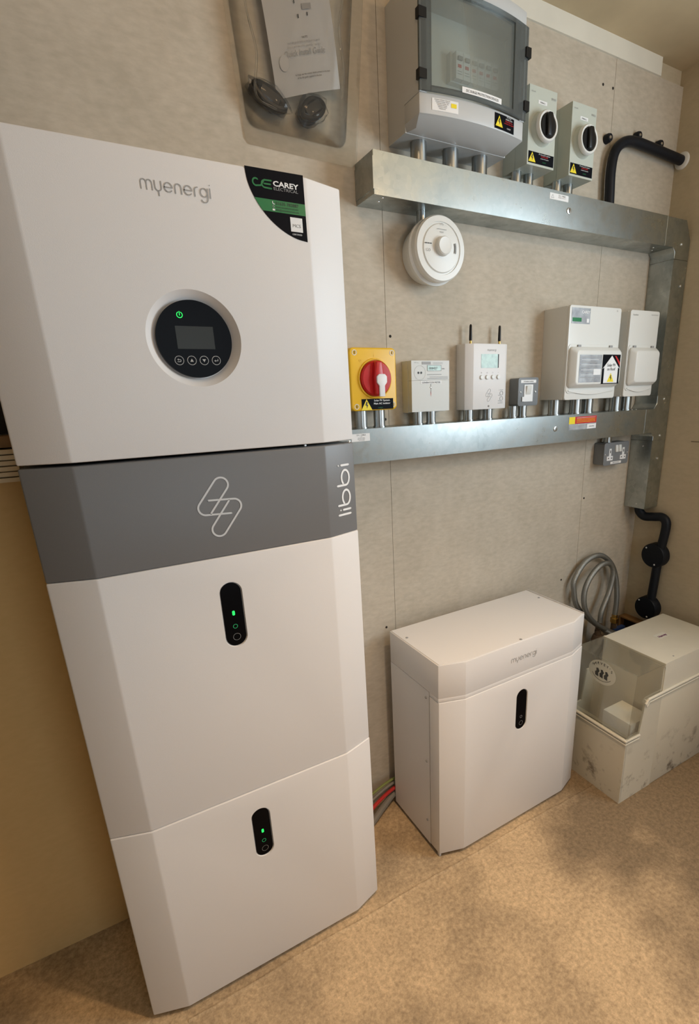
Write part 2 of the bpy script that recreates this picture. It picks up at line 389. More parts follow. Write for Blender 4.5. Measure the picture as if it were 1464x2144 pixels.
def boolean(o, cutter_bm):
    me = bpy.data.meshes.new('cut'); cutter_bm.to_mesh(me); cutter_bm.free()
    c = bpy.data.objects.new('cut', me); COL.objects.link(c)
    if o.parent is not None:
        c.parent = o.parent
        me.transform(Matrix.Translation(-Vector(o['o_'])))
    md = o.modifiers.new('b', 'BOOLEAN'); md.operation = 'DIFFERENCE'; md.object = c; md.solver = 'EXACT'
    bpy.context.view_layer.update()
    new = bpy.data.meshes.new_from_object(o.evaluated_get(bpy.context.evaluated_depsgraph_get()))
    o.modifiers.clear(); old = o.data; o.data = new; new.name = old.name; bpy.data.objects.remove(c)
    for p in new.polygons: p.use_smooth = True
    new.set_sharp_from_angle(angle=math.radians(25))
def screw(x, y, z, r, parent, d=(0,-1,0), m=None, name='screw'):
    bm = lathe(nb(), (x,y,z), d, [(0, r), (r*.35, r*.9), (r*.55, r*.45), (r*.5, r*.3)], 12)
    return link(name, bm, m or M['steel'], parent)
def hazard(pl, cx, cy, s, parent, k=0.0004):
    """yellow warning triangle with a black bolt"""
    poly('warning_triangle', pl, [(cx-s*.55, cy-s*.45), (cx+s*.55, cy-s*.45), (cx, cy+s*.5)], M['hazard'], parent, k=k)
    poly('bolt', pl, [(cx-.02*s,cy+.28*s),(cx+.10*s,cy+.22*s),(cx+.02*s,cy+.02*s),(cx+.14*s,cy+.0*s),(cx+.0*s,cy-.30*s),(cx+.0*s,cy-.06*s),(cx-.14*s,cy-.04*s)], M['ink'], parent, k=k+.0004)

# ------------------------------------------------------------------ the room
R, ZC = 2.04, 2.338
BX0, FY = -2.9, -3.3
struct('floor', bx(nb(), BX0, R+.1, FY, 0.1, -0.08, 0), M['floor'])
struct('ceiling', bx(nb(), BX0, R+.1, FY, 0.1, ZC, ZC+.08), M['ceil'])
wb = struct('wall_back', bx(nb(), BX0, R+.1, 0.0125, 0.1, 0, ZC), M['sidewall'])
link('plaster_panel', bx(nb(), BX0, 0.2, 0.0015, 0.0125, 0, 1.2115), M['plaster'], wb, smooth=False)
for a, b, z_ in ((BX0, 0.2, 1.212), (0.2, 0.8730, 0.0), (0.8742, 1.7018, 0.0), (1.7030, R, 0.0)):
    link('panel', bev(bx(nb(), a, b, 0.0, 0.0125, z_, 2.29), 0.0008, 1), M['wall'], wb, smooth=False)
for x, z in ((1.650, 2.215), (1.695, 2.215), (1.622, .64), (1.715, .95), (.84, .65), (.862, 1.284), (.886, 1.5), (1.69, 1.2)):
    screw(x, 0.0005, z, 0.004, wb, m=M['dark'])
struct('trim_1', bev(bx(nb(), BX0, R-.13, -0.006, 0.0125, 2.2895, ZC), 0.002), M['trim'])
wr = nb()
WY0, WY1, WZ0, WZ1 = -1.76, -0.84, 1.20, 2.10
bx(wr, R, R+.1, FY, WY0, 0, ZC); bx(wr, R, R+.1, WY1, 0.1, 0, ZC); bx(wr, R, R+.1, WY0, WY1, 0, WZ0); bx(wr, R, R+.1, WY0, WY1, WZ1, ZC)
wro = struct('wall_right', wr, M['sidewall'])
bm = nb()
for i in range(1): 
    tube(bm, [(R-.0005, -.19, 1.149), (R-.0005, -.235, 1.149)], .0012, 6)
link('scratch', bm, M['brown'], wro)
struct('wall_left', bx(nb(), BX0-.1, BX0, FY, 0.1, 0, ZC), M['sidewall'])
wf = nb()
bx(wf, BX0, .25, FY-.1, FY, 0, ZC); bx(wf, 1.25, R+.1, FY-.1, FY, 0, ZC); bx(wf, .25, 1.25, FY-.1, FY, 2.1, ZC)  # wall opening added for the cool front fill
struct('wall_front', wf, M['sidewall'])
wn = nb()
for a in ((WY0, WY0+.04, WZ0, WZ1), (WY1-.04, WY1, WZ0, WZ1), (WY0, WY1, WZ0, WZ0+.04), (WY0, WY1, WZ1-.04, WZ1)):
    bx(wn, R+.03, R+.08, a[0], a[1], a[2], a[3])
w1 = struct('window_1', wn, M['trim'])
link('pane', bx(nb(), R+.05, R+.054, WY0+.03, WY1-.03, WZ0+.03, WZ1-.03), M['glass'], w1)
# a faint ridge left by the screed, running parallel to the wall
rg = nb(); random.seed(4); P0 = None
for i in range(60):
    x = .1 + i*.03; y = -.338 - .002*math.sin(i*.5) + random.uniform(-.0015, .0015) - max(0, x-1.2)*.02; w = .006 + random.uniform(-.0015, .0015)
    cur = [rg.verts.new((x, y-w, 0.0)), rg.verts.new((x, y, .0022)), rg.verts.new((x, y+w, 0.0))]
    if P0: rg.faces.new((P0[0], cur[0], cur[1], P0[1])); rg.faces.new((P0[1], cur[1], cur[2], P0[2]))
    P0 = cur
bmesh.ops.recalc_face_normals(rg, faces=rg.faces)
fl = bpy.data.objects['floor']
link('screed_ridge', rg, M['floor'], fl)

# ceiling lamp (out of the photograph; gives the warm light)
for x_, y_, l_ in ((.62, -.62, 'warm round ceiling lamp nearer the wall of switchgear'), (1.45, -2.00, 'warm round ceiling lamp farther from the wall of switchgear')):
    T = Thing('ceiling_lamp', l_, 'lamp', (x_, y_, ZC))
    link('base', lathe(nb(), (x_, y_, ZC), (0,0,-1), [(0, .09), (.02, .09), (.03, .08)], 32), M['trim'], T)
    link('bulb', lathe(nb(), (x_, y_, ZC-.008), (0,0,-1), [(0, .02), (.012, .028), (.025, .03), (.034, .02), (.038, 0)], 20), M['lampm'], T)

T = Thing('fill_spot', 'added unseen fill lamp in the ceiling in front of the low battery', 'lamp', (.80, -1.05, ZC))  # unseen lamp added to brighten the middle of the floor
link('bezel', lathe(nb(), (.80, -1.05, ZC), (0,0,-1), [(0, .045), (.004, .043), (.006, .034)], 32), M['trim'], T)
link('lens', lathe(nb(), (.80, -1.05, ZC-.006), (0,0,-1), [(0, .033), (.002, .030), (.003, 0)], 32), M['lampm'], T)

# ------------------------------------------------------------------ battery tower
XL, XR, F, CW, CD = 0.0338, 0.6168, 0.3157, 0.0745, 0.0238
def cover_pts(xl, xr, f, cw, cd, back):
    return [(xl, back), (xl, -(f-cd)), (xl+cw, -f), (xr-cw, -f), (xr, -(f-cd)), (xr, back)]
def module(name, label, z0, z1, m, group=None, step=0.0):
    T = Thing(name, label, {'battery_module': 'battery', 'inverter': 'inverter', 'junction_module': 'power unit'}[name], (XL+.29, -.16, z0), 0, group)
    link('case', bx(nb(), XL+.003, XR-.003, -.262, -.035, z0+.0005, z1-.0015), m, T, smooth=False)
    c = link('front_cover', bev(prism(nb(), cover_pts(XL, XR, F+step, CW, CD, -.26), z0, z1), .0026, 3, 12), m, T)
    return T, c
front = Plane((0, -F, 0))

# lower two batteries
def indicator(T, c, x, zc, hw, hh, y, lit=True, rotp=None, zs=(.003, -.025, -.047)):
    cut = nb(); pts = rrect(x-hw, x+hw, zc-hh, zc+hh, hw-.0001, 8)
    pts2 = rrect(x-hw-.002, x+hw+.002, zc-hh-.002, zc+hh+.002, hw+.0019, 8)
    A = [cut.verts.new((p[0], y-.001, p[1])) for p in pts2]; B = [cut.verts.new((p[0], y+.004, p[1])) for p in pts]
    n = len(pts); cut.faces.new(A); cut.faces.new(B[::-1])
    for i in range(n): cut.faces.new((A[i], B[i], B[(i+1)%n], A[(i+1)%n]))
    bmesh.ops.recalc_face_normals(cut, faces=cut.faces)
    boolean(c, cut)
    p = link('indicator_panel', prism(nb(), rrect(x-hw+.0006, x+hw-.0006, zc-hh+.0006, zc+hh-.0006, hw-.0007, 8), y+.0018, y+.0045, 'y'), M['gloss'], T, label='glossy black capsule-shaped indicator panel')
    pl = Plane((0, y+.0018, 0))
    if lit: poly('charge_light', pl, rrect(x-.0022, x+.0028, zc+zs[0]-.0045, zc+zs[0]+.0052, .002, 4), M['led'], p)
    strokes('status_ring', pl, [circ(x+.0005, zc+zs[1], .0042)], .0009, M['leddim'] if lit else M['mark'], p)
    strokes('button_ring', pl, [circ(x+.001, zc+zs[2], .0072)], .0006, M['gprint'], p)

T, c = module('battery_module', 'white battery unit at the bottom of the tower, standing on the floor', 0.015, 0.5240, M['white'], 'stacked battery units of the tower', .0050)
indicator(T, c, .3225, .4055, .0198, .0655, -F-.005, zs=(.003, -.024, -.047))
link('plinth', bev(bx(nb(), XL+.02, XR-.025, -.285, -.05, 0.0, 0.0155), .001), M['plinth'], T)
for x in (XL+.008, XR-.012):
    link('foot', cyl(nb(), (x, -.275, 0), (x, -.275, .0155), .006, 12), M['white'], T)
T, c = module('battery_module', 'white battery unit directly below the dark grey band of the tower', 0.5246, 1.0660, M['white'], 'stacked battery units of the tower', .0025)
indicator(T, c, .3238, .9455, .0203, .0672, -F-.0025, zs=(.003, -.025, -.048))

# grey junction band
T, c = module('junction_module', 'dark grey band unit in the tower with a white line emblem', 1.0666, 1.2572, M['band'])
K = [(.3319,1.2029), (.3005,1.1634), (.3514,1.1612), (.3198,1.1207)]; r = .0132
def unit(P, Q): d = Vector((Q[0]-P[0], Q[1]-P[1])).normalized(); return d, Vector((-d.y, d.x))
P1, P2, P3, P4 = [Vector(k) for k in K]
d1, n1 = unit(P1, P2); d3, n3 = unit(P3, P4)          # n points to the right-hand side of a line drawn downwards
def carc(c_, v0, v1, ccw):
    a0 = math.degrees(math.atan2(v0.y, v0.x)); a1 = math.degrees(math.atan2(v1.y, v1.x))
    if ccw and a1 < a0: a1 += 360
    if not ccw and a1 > a0: a1 -= 360
    return arc(c_.x, c_.y, r, a0, a1, 16)
dn = Vector((0, -1)); up_ = Vector((0, 1))
L_ = (P2-P1).length
lg = [
    # upper loop: right edge (long), round its top, left edge, round the left bend, into the lower bar
    [tuple(P1+n1*r+d1*(L_+.004))] + carc(P1, n1, -n1, True) + carc(P2, -n1, dn, True) + [(P3.x-.006, P3.y-r)],
    # lower loop: left edge (long), round its foot, right edge, round the right bend, into the upper bar
    [tuple(P4-n3*r-d3*((P4-P3).length+.004))] + carc(P4, -n3, n3, True) + carc(P3, n3, up_, True) + [(P2.x+.006, P2.y+r)],
]
strokes('emblem', front, lg, .0034, M['lmark'], T, label='pale interlaced loop emblem')
# vertical word on the right chamfer
cv = Vector((CW, CD, 0)).normalized()
chp = Plane((XR-CW, -F, 0), (0,0,1), -cv)
g, w = glyphs('libbi', .0205, 1.1085, -.060, .1045)
strokes('lettering', chp, [[(x, y) for x, y in ln] for ln in g], .0044, M['wprint'], T, label='vertical pale lettering')

# inverter on top
T, c = module('inverter', 'white inverter at the top of the tower with a round black display', 1.2628, 1.7143, M['white'])
IC = (.3228, 1.4500)
boolean(c, lathe(nb(), (IC[0], -F-.0004, IC[1]), (0,1,0), [(-.002, .0775), (0, .0765), (.0125, .0625), (.013, .0625)], 96))
dsp = link('display', lathe(nb(), (IC[0], -F+.0045, IC[1]), (0,1,0), [(0, .0609), (.009, .0612)], 96), M['gloss'], T, label='round glossy black display', smooth=False)
dp = Plane((0, -F+.0045, 0))
poly('screen', dp, rect(.2935, .3542, 1.4350, 1.4705), M['slate'], dsp)
strokes('power_symbol', dp, [arc(.3034, 1.4874, .0044, 118, 422, 20), [(.3034, 1.4925), (.3034, 1.4868)]], .0011, M['led'], dsp)
for i, x in enumerate((.2930, .3131, .3332, .3533)):
    L_ = [circ(x, 1.4168, .0070)]
    b = strokes('button', dp, L_, .0008, M['mark2'], dsp)
    if i == 1: poly('arrow', dp, [(x-.0028, 1.4148), (x+.0028, 1.4148), (x, 1.4196)], M['mark2'], dsp)
    if i == 2: poly('arrow', dp, [(x-.0028, 1.4188), (x+.0028, 1.4188), (x, 1.4140)], M['mark2'], dsp)
    if i == 0: strokes('arrow', dp, [[(x-.003, 1.4148), (x+.001, 1.4148)] + arc(x+.001, 1.4165, .0017, -90, 90, 6) + [(x-.0015, 1.4182)]], .0009, M['mark2'], dsp); poly('arrow', dp, [(x-.0032, 1.4182), (x-.0008, 1.4200), (x-.0008, 1.4164)], M['mark2'], dsp)
    if i == 3: strokes('arrow', dp, [[(x+.0028, 1.4190), (x+.0028, 1.4162), (x-.001, 1.4162)]], .0009, M['mark2'], dsp); poly('arrow', dp, [(x-.0034, 1.4162), (x-.001, 1.4180), (x-.001, 1.4144)], M['mark2'], dsp)
g, w = glyphs('myenergi', .01300, .2740, 1.6605, .1015)
strokes('lettering', front, g, .0015, M['logo'], T, label='grey lettering')
# curved corner sticker
pts = [(.4354, 1.7150), (.5365, 1.7165), (.5370, 1.6146)]
P_ = [(.5370, 1.6146), (.5140, 1.6180), (.4940, 1.6250), (.4765, 1.6360), (.4577, 1.6544), (.4464, 1.6719), (.4385, 1.6900), (.4354, 1.7150)]
cs = [(p.x, p.y) for p in spline([(a, b, 0) for a, b in [(.5370,1.6146),(.5170,1.6178),(.4960,1.6260),(.4765,1.6385),(.4600,1.6545),(.4464,1.6745),(.4385,1.6935),(.4354,1.7150)]], 4)]
st = poly('sticker', front, [(.5365, 1.7160)] + cs[::1], M['stk'], T, label='black quarter-round sticker with white and green lettering')
gl = [p for p in cs if 1.6545 <= p[1] <= 1.6722]
poly('green_stripe', front, [(.5366, 1.6722), (.5368, 1.6545)] + [(.4600, 1.6545)] + gl[1:] + [(.4475, 1.6722)], M['green'], st, k=.0004)
k2 = .0008
ce = [arc(.4520, 1.6945, .0052, 50, 290, 12) + [(.4600, 1.6905), (.4660, 1.6985)], [(.4785, 1.6995), (.4670, 1.6992)] + arc(.4670, 1.6935, .0052, 110, 270, 10) + [(.4782, 1.6880)], [(.4660, 1.6938), (.4768, 1.6940)]]
strokes('initials', front, ce, .0024, M['green'], st, k=k2)
text('lettering', 'CAREY', front, .4812, 1.6928, .0105, M['wprint'], st, 1.38, k=k2, bold=.0003)
text('lettering', 'ELECTRICAL', front, .4815, 1.6868, .0066, M['gprint'], st, 1.20, k=k2)
text('lettering', '01635 783887', front, .4830, 1.6654, .0070, M['ink'], st, 1.02, k=k2)
text('lettering', 'www.careyelectrical.com', front, .4830, 1.6612, .0040, M['ink'], st, 1.0, k=k2)
text('lettering', 'info@careyelectrical.com', front, .4830, 1.6568, .0040, M['ink'], st, 1.0, k=k2)
strokes('phone_symbol', front, [arc(.4805, 1.6685, .0026, 150, 290, 6)], .0011, M['wprint'], st, k=k2)
strokes('globe_symbol', front, [circ(.4790, 1.6624, .0015, 10)], .0006, M['gprint'], st, k=k2)
poly('mail_symbol', front, rect(.4772, .4812, 1.6564, 1.6590), M['wprint'], st, k=k2)
poly('mark_square', front, rect(.5072, .5292, 1.6282, 1.6500), M['wprint'], st, k=k2)
text('lettering', 'MCS', front, .5182, 1.6350, .0072, M['gprint'], st, 1.1, 'CENTER', k=.0012)
text('lettering', 'CERTIFIED', front, .5182, 1.6230, .0034, M['wprint'], st, 1.15, 'CENTER', k=k2)
for x in (.505, .602):
    screw(x, -.305, 1.2600, .0028, T, d=(0,-1,0))

# ------------------------------------------------------------------ small battery to the right (slightly turned)
X0, Y0, WS, DS = 0.8274, -0.0416, 0.5816, 0.2753
T = Thing('battery_box', 'low white battery box on the floor right of the tower', 'battery', (X0, Y0, 0), 0.0163)
lx = lambda a: X0 + a
ly = lambda b: Y0 - b
def smallcover(z0, z1, back, DS=DS):
    return prism(nb(), [(lx(0), ly(back)), (lx(0), ly(DS-.024)), (lx(.075), ly(DS)), (lx(WS-.075), ly(DS)), (lx(WS), ly(DS-.024)), (lx(WS), ly(back))], z0, z1)
link('case', bev(bx(nb(), lx(.0005), lx(WS-.0005), ly(.2065), ly(0), .013, .5525), .0008, 1), M['white'], T)
lc = link('front_cover', bev(smallcover(.0155, .5418, .2085, DS+.0022), .002, 2, 12), M['white'], T)
link('top_cover', bev(prism(nb(), [(lx(0), ly(.0)), (lx(0), ly(DS-.024)), (lx(.075), ly(DS)), (lx(WS-.075), ly(DS)), (lx(WS), ly(DS-.024)), (lx(WS), ly(0))], .5425+.011, .6565), .0018, 2, 12), M['white'], T)
link('front_flange', bev(smallcover(.5425, .5550, .2085), .0012, 2, 12), M['white'], T)
link('lid', bev(prism(nb(), [(lx(.004), ly(.002)), (lx(.004), ly(DS-.026)), (lx(.076), ly(DS-.002)), (lx(WS-.076), ly(DS-.002)), (lx(WS-.006), ly(DS-.027)), (lx(WS-.006), ly(.002))], .6562, .6580), .0006, 1), M['white'], T)
link('side_lip', bx(nb(), lx(WS-.0018), lx(WS), ly(DS-.026), ly(.001), .655, .6600), M['white'], T)
indicator(T, lc, lx(.2915), .4258, .0215, .0685, ly(DS+.0022), lit=False, zs=(0, -.0258, -.048))
g, w = glyphs('myenergi', .0118, lx(.243), .5985, .1000)
strokes('lettering', Plane((0, ly(DS), 0)), g, .0014, M['logo'], T, label='grey lettering')
for z in (.5282, .3118, .0948): screw(lx(-.0002), ly(.192), z, .0042, T, (-1,0,0), M['gprint'])
for a, b in ((.0185, .0697), (.2855, .267), (.5589, .0783)): screw(lx(a), ly(b), .6579, .0042, T, (0,0,1), M['gprint'])
link('plinth', bx(nb(), lx(.02), lx(WS-.02), ly(DS-.045), ly(.012), 0, .0135), M['plinth'], T)
for a in (.004, WS-.010):
    link('foot', bev(bx(nb(), lx(a), lx(a+.006), ly(DS-.027), ly(DS-.037), 0, .0158), .0008, 1), M['white'], T)

# ------------------------------------------------------------------ galvanised trunking
TD = .0909; UT, UB, LT, LB = 1.8785, 1.7921, 1.2674, 1.1820; TI, TO, VB = 1.9582, 2.0375, .8884
T = Thing('cable_trunking', 'galvanised steel cable trunking, two level runs joined by a riser in the corner', 'trunking', (TI, 0, VB))
link('upper_run', bev(bx(nb(), .8015, 1.8995, -TD+.002, -.001, UB, UT), .0012, 1), M['galv'], T)
link('lid', bev(bx(nb(), .8022, 1.905, -TD, -TD+.0035, UB-.0006, UT+.0006), .001, 2), M['galv'], T, label='flat front lid of the upper run')
link('end_cap', bev(bx(nb(), .8000, .8150, -TD-.0006, -.001, UB+.010, UT-.012), .0006, 1), M['galv'], T)
link('lower_run', bev(bx(nb(), .645, 1.8995, -TD+.002, -.0005, LB, LT), .0012, 1), M['galv'], T)
link('lid', bev(bx(nb(), .645, 1.905, -TD, -TD+.0035, LB-.0006, LT+.0006), .001, 2), M['galv'], T, label='flat front lid of the lower run')
for a_, b_ in ((VB, 1.1505), (1.3145, 1.7575)):
    link('riser', bev(bx(nb(), TI+.0005, TO-.0005, -TD+.002, -.001, a_, b_), .0012, 1), M['galv'], T)
link('riser_lid', bev(bx(nb(), TI-.0006, TO, -TD, -TD+.0035, 1.3130, 1.757), .001, 1), M['galv'], T)
link('riser_lid', bev(bx(nb(), TI-.0006, TO, -TD, -TD+.0035, VB+.004, 1.152), .001, 1), M['galv'], T)
link('elbow', bev(prism(nb(), [(1.900, UB), (TI-.012, UB), (TI, UB-.014), (TI, 1.758), (TO, 1.758), (TO, UB+.028), (TO-.032, UT), (1.900, UT)], -TD-.0008, -.0008, 'y'), .001, 1), M['galv'], T)
link('tee', bev(prism(nb(), [(1.900, LB), (TI-.014, LB), (TI, LB-.014), (TI, 1.151), (TO, 1.151), (TO, 1.314), (TI, 1.314), (TI, LT+.018), (TI-.014, LT), (1.900, LT)], -TD-.0008, -.0008, 'y'), .001, 1), M['galv'], T)
for x, z in ((1.999, 1.3010), (2.000, 1.168), (2.002, 1.0817), (1.9905, 1.8046), (2.012, 1.678)): screw(x, -TD-.0006, z, .0055, T)
for x, z in ((1.4378, 1.8355), (1.4385, 1.2265)):
    sc = link('quarter_turn_screw', lathe(nb(), (x, -TD-.0002, z), (0,-1,0), [(0, .0085), (.0022, .008), (.0028, .005)], 24), M['steel'], T)
    link('slot', bx(nb(), x-.0011, x+.0011, -TD-.0036, -TD-.002, z-.0055, z+.0055), M['ink'], sc)
for x, y in ((.835, -.050), (.832, -.075), (1.885, -.06), (1.915, -.035)): screw(x, y, UB+.0002, .0035, T, (0,0,-1))
for x, y in ((1.86, -.06), (1.885, -.06)): screw(x, y, LT-.0002, .0035, T, (0,0,1))
for z in (1.13, .905): screw(TI+.0002, -.055, z, .0035, T, (-1,0,0))
tp = Plane((0, -TD, 0))
lb = poly('label', tp, rect(1.3596, 1.4335, 1.8560, 1.8712), M['wprint'], T, label='small white label with a warning triangle')
strokes('triangle', tp, [[(1.3655, 1.8595), (1.3755, 1.8595), (1.3705, 1.8675), (1.3655, 1.8595)]], .0008, M['paleink'], lb, k=.0003)
text('lettering', 'D.C. CABLE', tp, 1.408, 1.8655, .0050, M['ink'], lb, 1.1, 'CENTER', k=.0003)
text('lettering', 'PLEASE CONTACT', tp, 1.408, 1.8612, .0038, M['paleink'], lb, 1.0, 'CENTER', k=.0003)
lb = poly('label', tp, rect(.7100, .7628, 1.2380, 1.2572), M['wprint'], T, label='small white printed label beside the tower')
text('lettering', 'D.C. CABLE', tp, .738, 1.2520, .0050, M['ink'], lb, 1.0, 'CENTER', k=.0003)
for i, s in enumerate(('LIVE', 'ISOLATE HERE', 'BEFORE WORK', 'ON SYSTEM')): text('lettering', s, tp, .738, 1.2485-i*.0030, .0032, M['paleink'], lb, 1.0, 'CENTER', k=.0003)
lb = poly('label', tp, rect(1.4991, 1.6330, 1.2175, 1.2600), M['sheen'], T, label='red and silver warning label on the lower run')
poly('red_field', tp, rect(1.528, 1.6322, 1.2370, 1.2595), M['redprint'], lb, k=.0004)
poly('yellow_field', tp, rect(1.4998, 1.5275, 1.2370, 1.2595), M['hazard'], lb, k=.0004)
poly('white_field', tp, rect(1.588, 1.6320, 1.2185, 1.2335), M['wprint'], lb, k=.0004)
for i in range(4): strokes('print_line', tp, [[(1.535, 1.2555-i*.0045), (1.626, 1.2555-i*.0045)]], .0010, M['hazard'] if i else M['wprint'], lb, k=.0008)
for i in range(4): strokes('print_line', tp, [[(1.504, 1.2335-i*.0040), (1.580, 1.2335-i*.0040)]], .0010, M['lmark'], lb, k=.0008)
text('lettering', 'ISOLATED', tp, 1.610, 1.2240, .0055, M['ink'], lb, 1.0, 'CENTER', k=.0008)

# ------------------------------------------------------------------ conduit stubs
def conduit(x, z0, z1, r, label, y=-.045, group='short steel conduit stubs'):
    T = Thing('conduit_stub', label, 'conduit', (x, y, z0), 0, group)
    link('tube', cyl(nb(), (x, y, z0-.0005), (x, y, z1+.0005), r, 28), M['chrome'], T)
    link('lock_ring', lathe(nb(), (x, y, z0), (0,0,1), [(0, r+.002), (.003, r+.002)], 28), M['chrome'], T)
for x, l in ((.7640, 'left'), (.8180, 'right')): conduit(x, LT, 1.3125, .0155, l+' steel conduit stub under the yellow isolator')
for x, l in ((.9415, 'left'), (.9855, 'right')): conduit(x, LT, 1.3005, .0135, l+' steel conduit stub under the generation meter')
for x, l in ((1.131, 'left'), (1.206, 'right')): conduit(x, LT, 1.298, .0150, l+' steel conduit stub under the controller with two aerials', y=-.03)
for x, l in ((1.296, 'left'), (1.338, 'right')): conduit(x+.012, LT, 1.3015, .0135, l+' steel conduit stub under the grey switch', y=-.03)
for x, l in ((1.476, 'leftmost'), (1.577, 'middle'), (1.638, 'rightmost')): conduit(x, LT, 1.3145, .0185, l+' steel conduit stub under the larger white consumer unit')
for x, l in ((1.783, 'left'), (1.842, 'right')): conduit(x, LT, 1.316, .0195, l+' steel conduit stub under the narrow white unit')
for x, l in ((.952, 'left'), (1.048, 'middle'), (1.142, 'right')): conduit(x, UT, 1.9305, .0200, l+' steel conduit stub under the smoked-door enclosure', y=-.05)
for x, l in ((1.280, 'left'), (1.325, 'right')): conduit(x, UT, 1.9225, .0135, l+' steel conduit stub under the left rotary isolator', y=-.04)
for x, l in ((1.437, 'left'), (1.484, 'right')): conduit(x, UT, 1.921, .0135, l+' steel conduit stub under the right rotary isolator', y=-.04)
conduit(.968, 1.745, UB, .0125, 'steel conduit stub between upper trunking and smoke alarm', y=-.035)
conduit(1.782, 1.1545, LB, .0135, 'steel conduit stub between lower trunking and double socket', y=-.030)

# ------------------------------------------------------------------ enclosure with smoked door
EX0, EX1, EZ0, EZ1 = .8975, 1.2040, 1.9305, 2.2000
T = Thing('fuse_enclosure', 'large grey enclosure with smoked transparent door on the upper trunking', 'enclosure', (1.05, 0, EZ0))
link('back_box', bev(bx(nb(), EX0, EX1, -.078, -.0005, EZ0, EZ1), .004, 3), M['encl'], T)
def front_arc(x0, x1, y_e, bulge, n=16):
    return [(x0 + (x1-x0)*i/n, y_e - bulge*(1-(2*i/n-1)**2)) for i in range(n+1)]
def shell(bm, x0, x1, y_e, bulge, yb, z0, z1):
    return prism(bm, [(x0, yb)] + front_arc(x0, x1, y_e, bulge) + [(x1, yb)], z0, z1)
YE, BU = -.1400, .018
bmx = shell(nb(), EX0-.001, EX1+.001, YE, BU, -.0775, EZ0+.0045, 1.9840)
# the lower lip tapers towards the wall
for v in bmx.verts:
    if v.co.z < 1.95 and v.co.y < -.12: v.co.y += .022; v.co.z += .0
    if v.co.z < 1.95 and v.co.y < -.10: pass
bmx2 = shell(nb(), EX0-.001, EX1+.001, YE, BU, -.0775, 1.9440, 1.9840)
link('cover', bev(bmx2, .003, 2), M['encl'], T)
bmc = nb(); top = [(EX0-.001, -.0775)] + front_arc(EX0-.001, EX1+.001, YE, BU) + [(EX1+.001, -.0775)]
bot = [(EX0+.004, -.0775)] + front_arc(EX0+.012, EX1-.012, YE+.034, BU) + [(EX1-.004, -.0775)]
A = [bmc.verts.new((x, y, 1.9452)) for x, y in top]; B = [bmc.verts.new((x, y, EZ0+.001)) for x, y in bot]; n = len(A)
bmc.faces.new(A); bmc.faces.new(B[::-1])
for i in range(n): bmc.faces.new((A[i], B[i], B[(i+1)%n], A[(i+1)%n]))
bmesh.ops.recalc_face_normals(bmc, faces=bmc.faces); link('cover_lip', bmc, M['encl'], T)
link('cover', bev(shell(nb(), EX0-.001, EX1+.001, YE, BU, -.0775, 2.1680, EZ1), .003, 2), M['encl'], T)
for a, b in ((EX0-.001, .915), (1.190, EX1+.001)):
    link('cover_side', bx(nb(), a, b, YE-.002, -.0775, 1.9835, 2.1685), M['encl'], T)
link('inner_plate', bx(nb(), .915, 1.190, -.083, -.079, 1.984, 2.168), M['cu'], T)
bk = nb()
for s_ in range(1):
    bx(bk, 1.012, 1.150, -.098, -.083, 2.044, 2.100)
link('breaker_housing', bev(bk, .002), M['cu'], T)
for i in range(6):
    x = 1.0185 + i*.0212
    b = link('breaker', bev(bx(nb(), x, x+.0200, -.112, -.098, 2.046, 2.097), .0012), M['wprint'], T)
    link('toggle', bx(nb(), x+.004, x+.016, -.1165, -.112, 2.080, 2.087), M['gprint'], b)
    link('flag', bx(nb(), x+.005, x+.015, -.1128, -.112, 2.067, 2.073), M['redprint'], b)
    pb = Plane((0, -.112, 0)); strokes('print_line', pb, [[(x+.004, 2.060), (x+.016, 2.060)], [(x+.004, 2.055), (x+.016, 2.055)]], .001, M['gprint'], b)
# door: dark frame + window pane, both curved
def door_piece(x0, x1, z0, z1, d, t, nm, m, P):
    n = 14; o_, i_ = [], []
    for k in range(n+1):
        x = x0 + (x1-x0)*k/n; u = (x-EX0)/(EX1-EX0)*2-1; y = YE - BU*(1-u*u)
        o_.append((x, y-d)); i_.append((x, y-d+t))
    return link(nm, prism(nb(), o_ + i_[::-1], z0, z1), m, P)
dr = door_piece(.9215, 1.1560, 1.9945, 2.1590, .004, .003, 'door_window', M['smoked'], T)
for a in ((EX0-.003, .9215, 1.9850, 2.1680), (1.1560, EX1+.003, 1.9850, 2.1680), (.9215, 1.1560, 1.9850, 1.9945), (.9215, 1.1560, 2.1590, 2.1680)):
    door_piece(*a, .007, .006, 'door_frame', M['smokedark'], T)
for z in (2.013, 2.118):
    link('hinge', bev(bx(nb(), EX0-.006, EX0+.014, YE-.010, YE+.004, z-.009, z+.009), .002), M['black'], T)
    link('latch', bev(bx(nb(), EX1-.008, EX1+.008, YE-.012, YE+.004, z-.010, z+.010), .003), M['black'], T)
def on_door(x): u = (x-EX0)/(EX1-EX0)*2-1; return YE - BU*(1-u*u)
def curved_label(nm, x0, x1, z0, z1, m, d, label=None):
    n = 8; bm = nb(); prev = None
    for k in range(n+1):
        x = x0+(x1-x0)*k/n; y = on_door(x)-d; c_ = [bm.verts.new((x, y, z0)), bm.verts.new((x, y, z1))]
        if prev: bm.faces.new((prev[0], c_[0], c_[1], prev[1]))
        prev = c_
    return link(nm, bm, m, T, label=label)
def curved_text(s, xc, z, size, m, P, d, sx=1.0):
    o_ = text('lettering', s, Plane((0, 0, 0), off=0), xc, z, size, m, P, sx, 'CENTER')
    for v in o_.data.vertices:
        v.co.y = on_door(v.co.x + T.c.x) - d - T.c.y
l_ = curved_label('label', .997, 1.113, 1.9925, 2.0035, M['wprint'], .0078, 'narrow white label on the door')
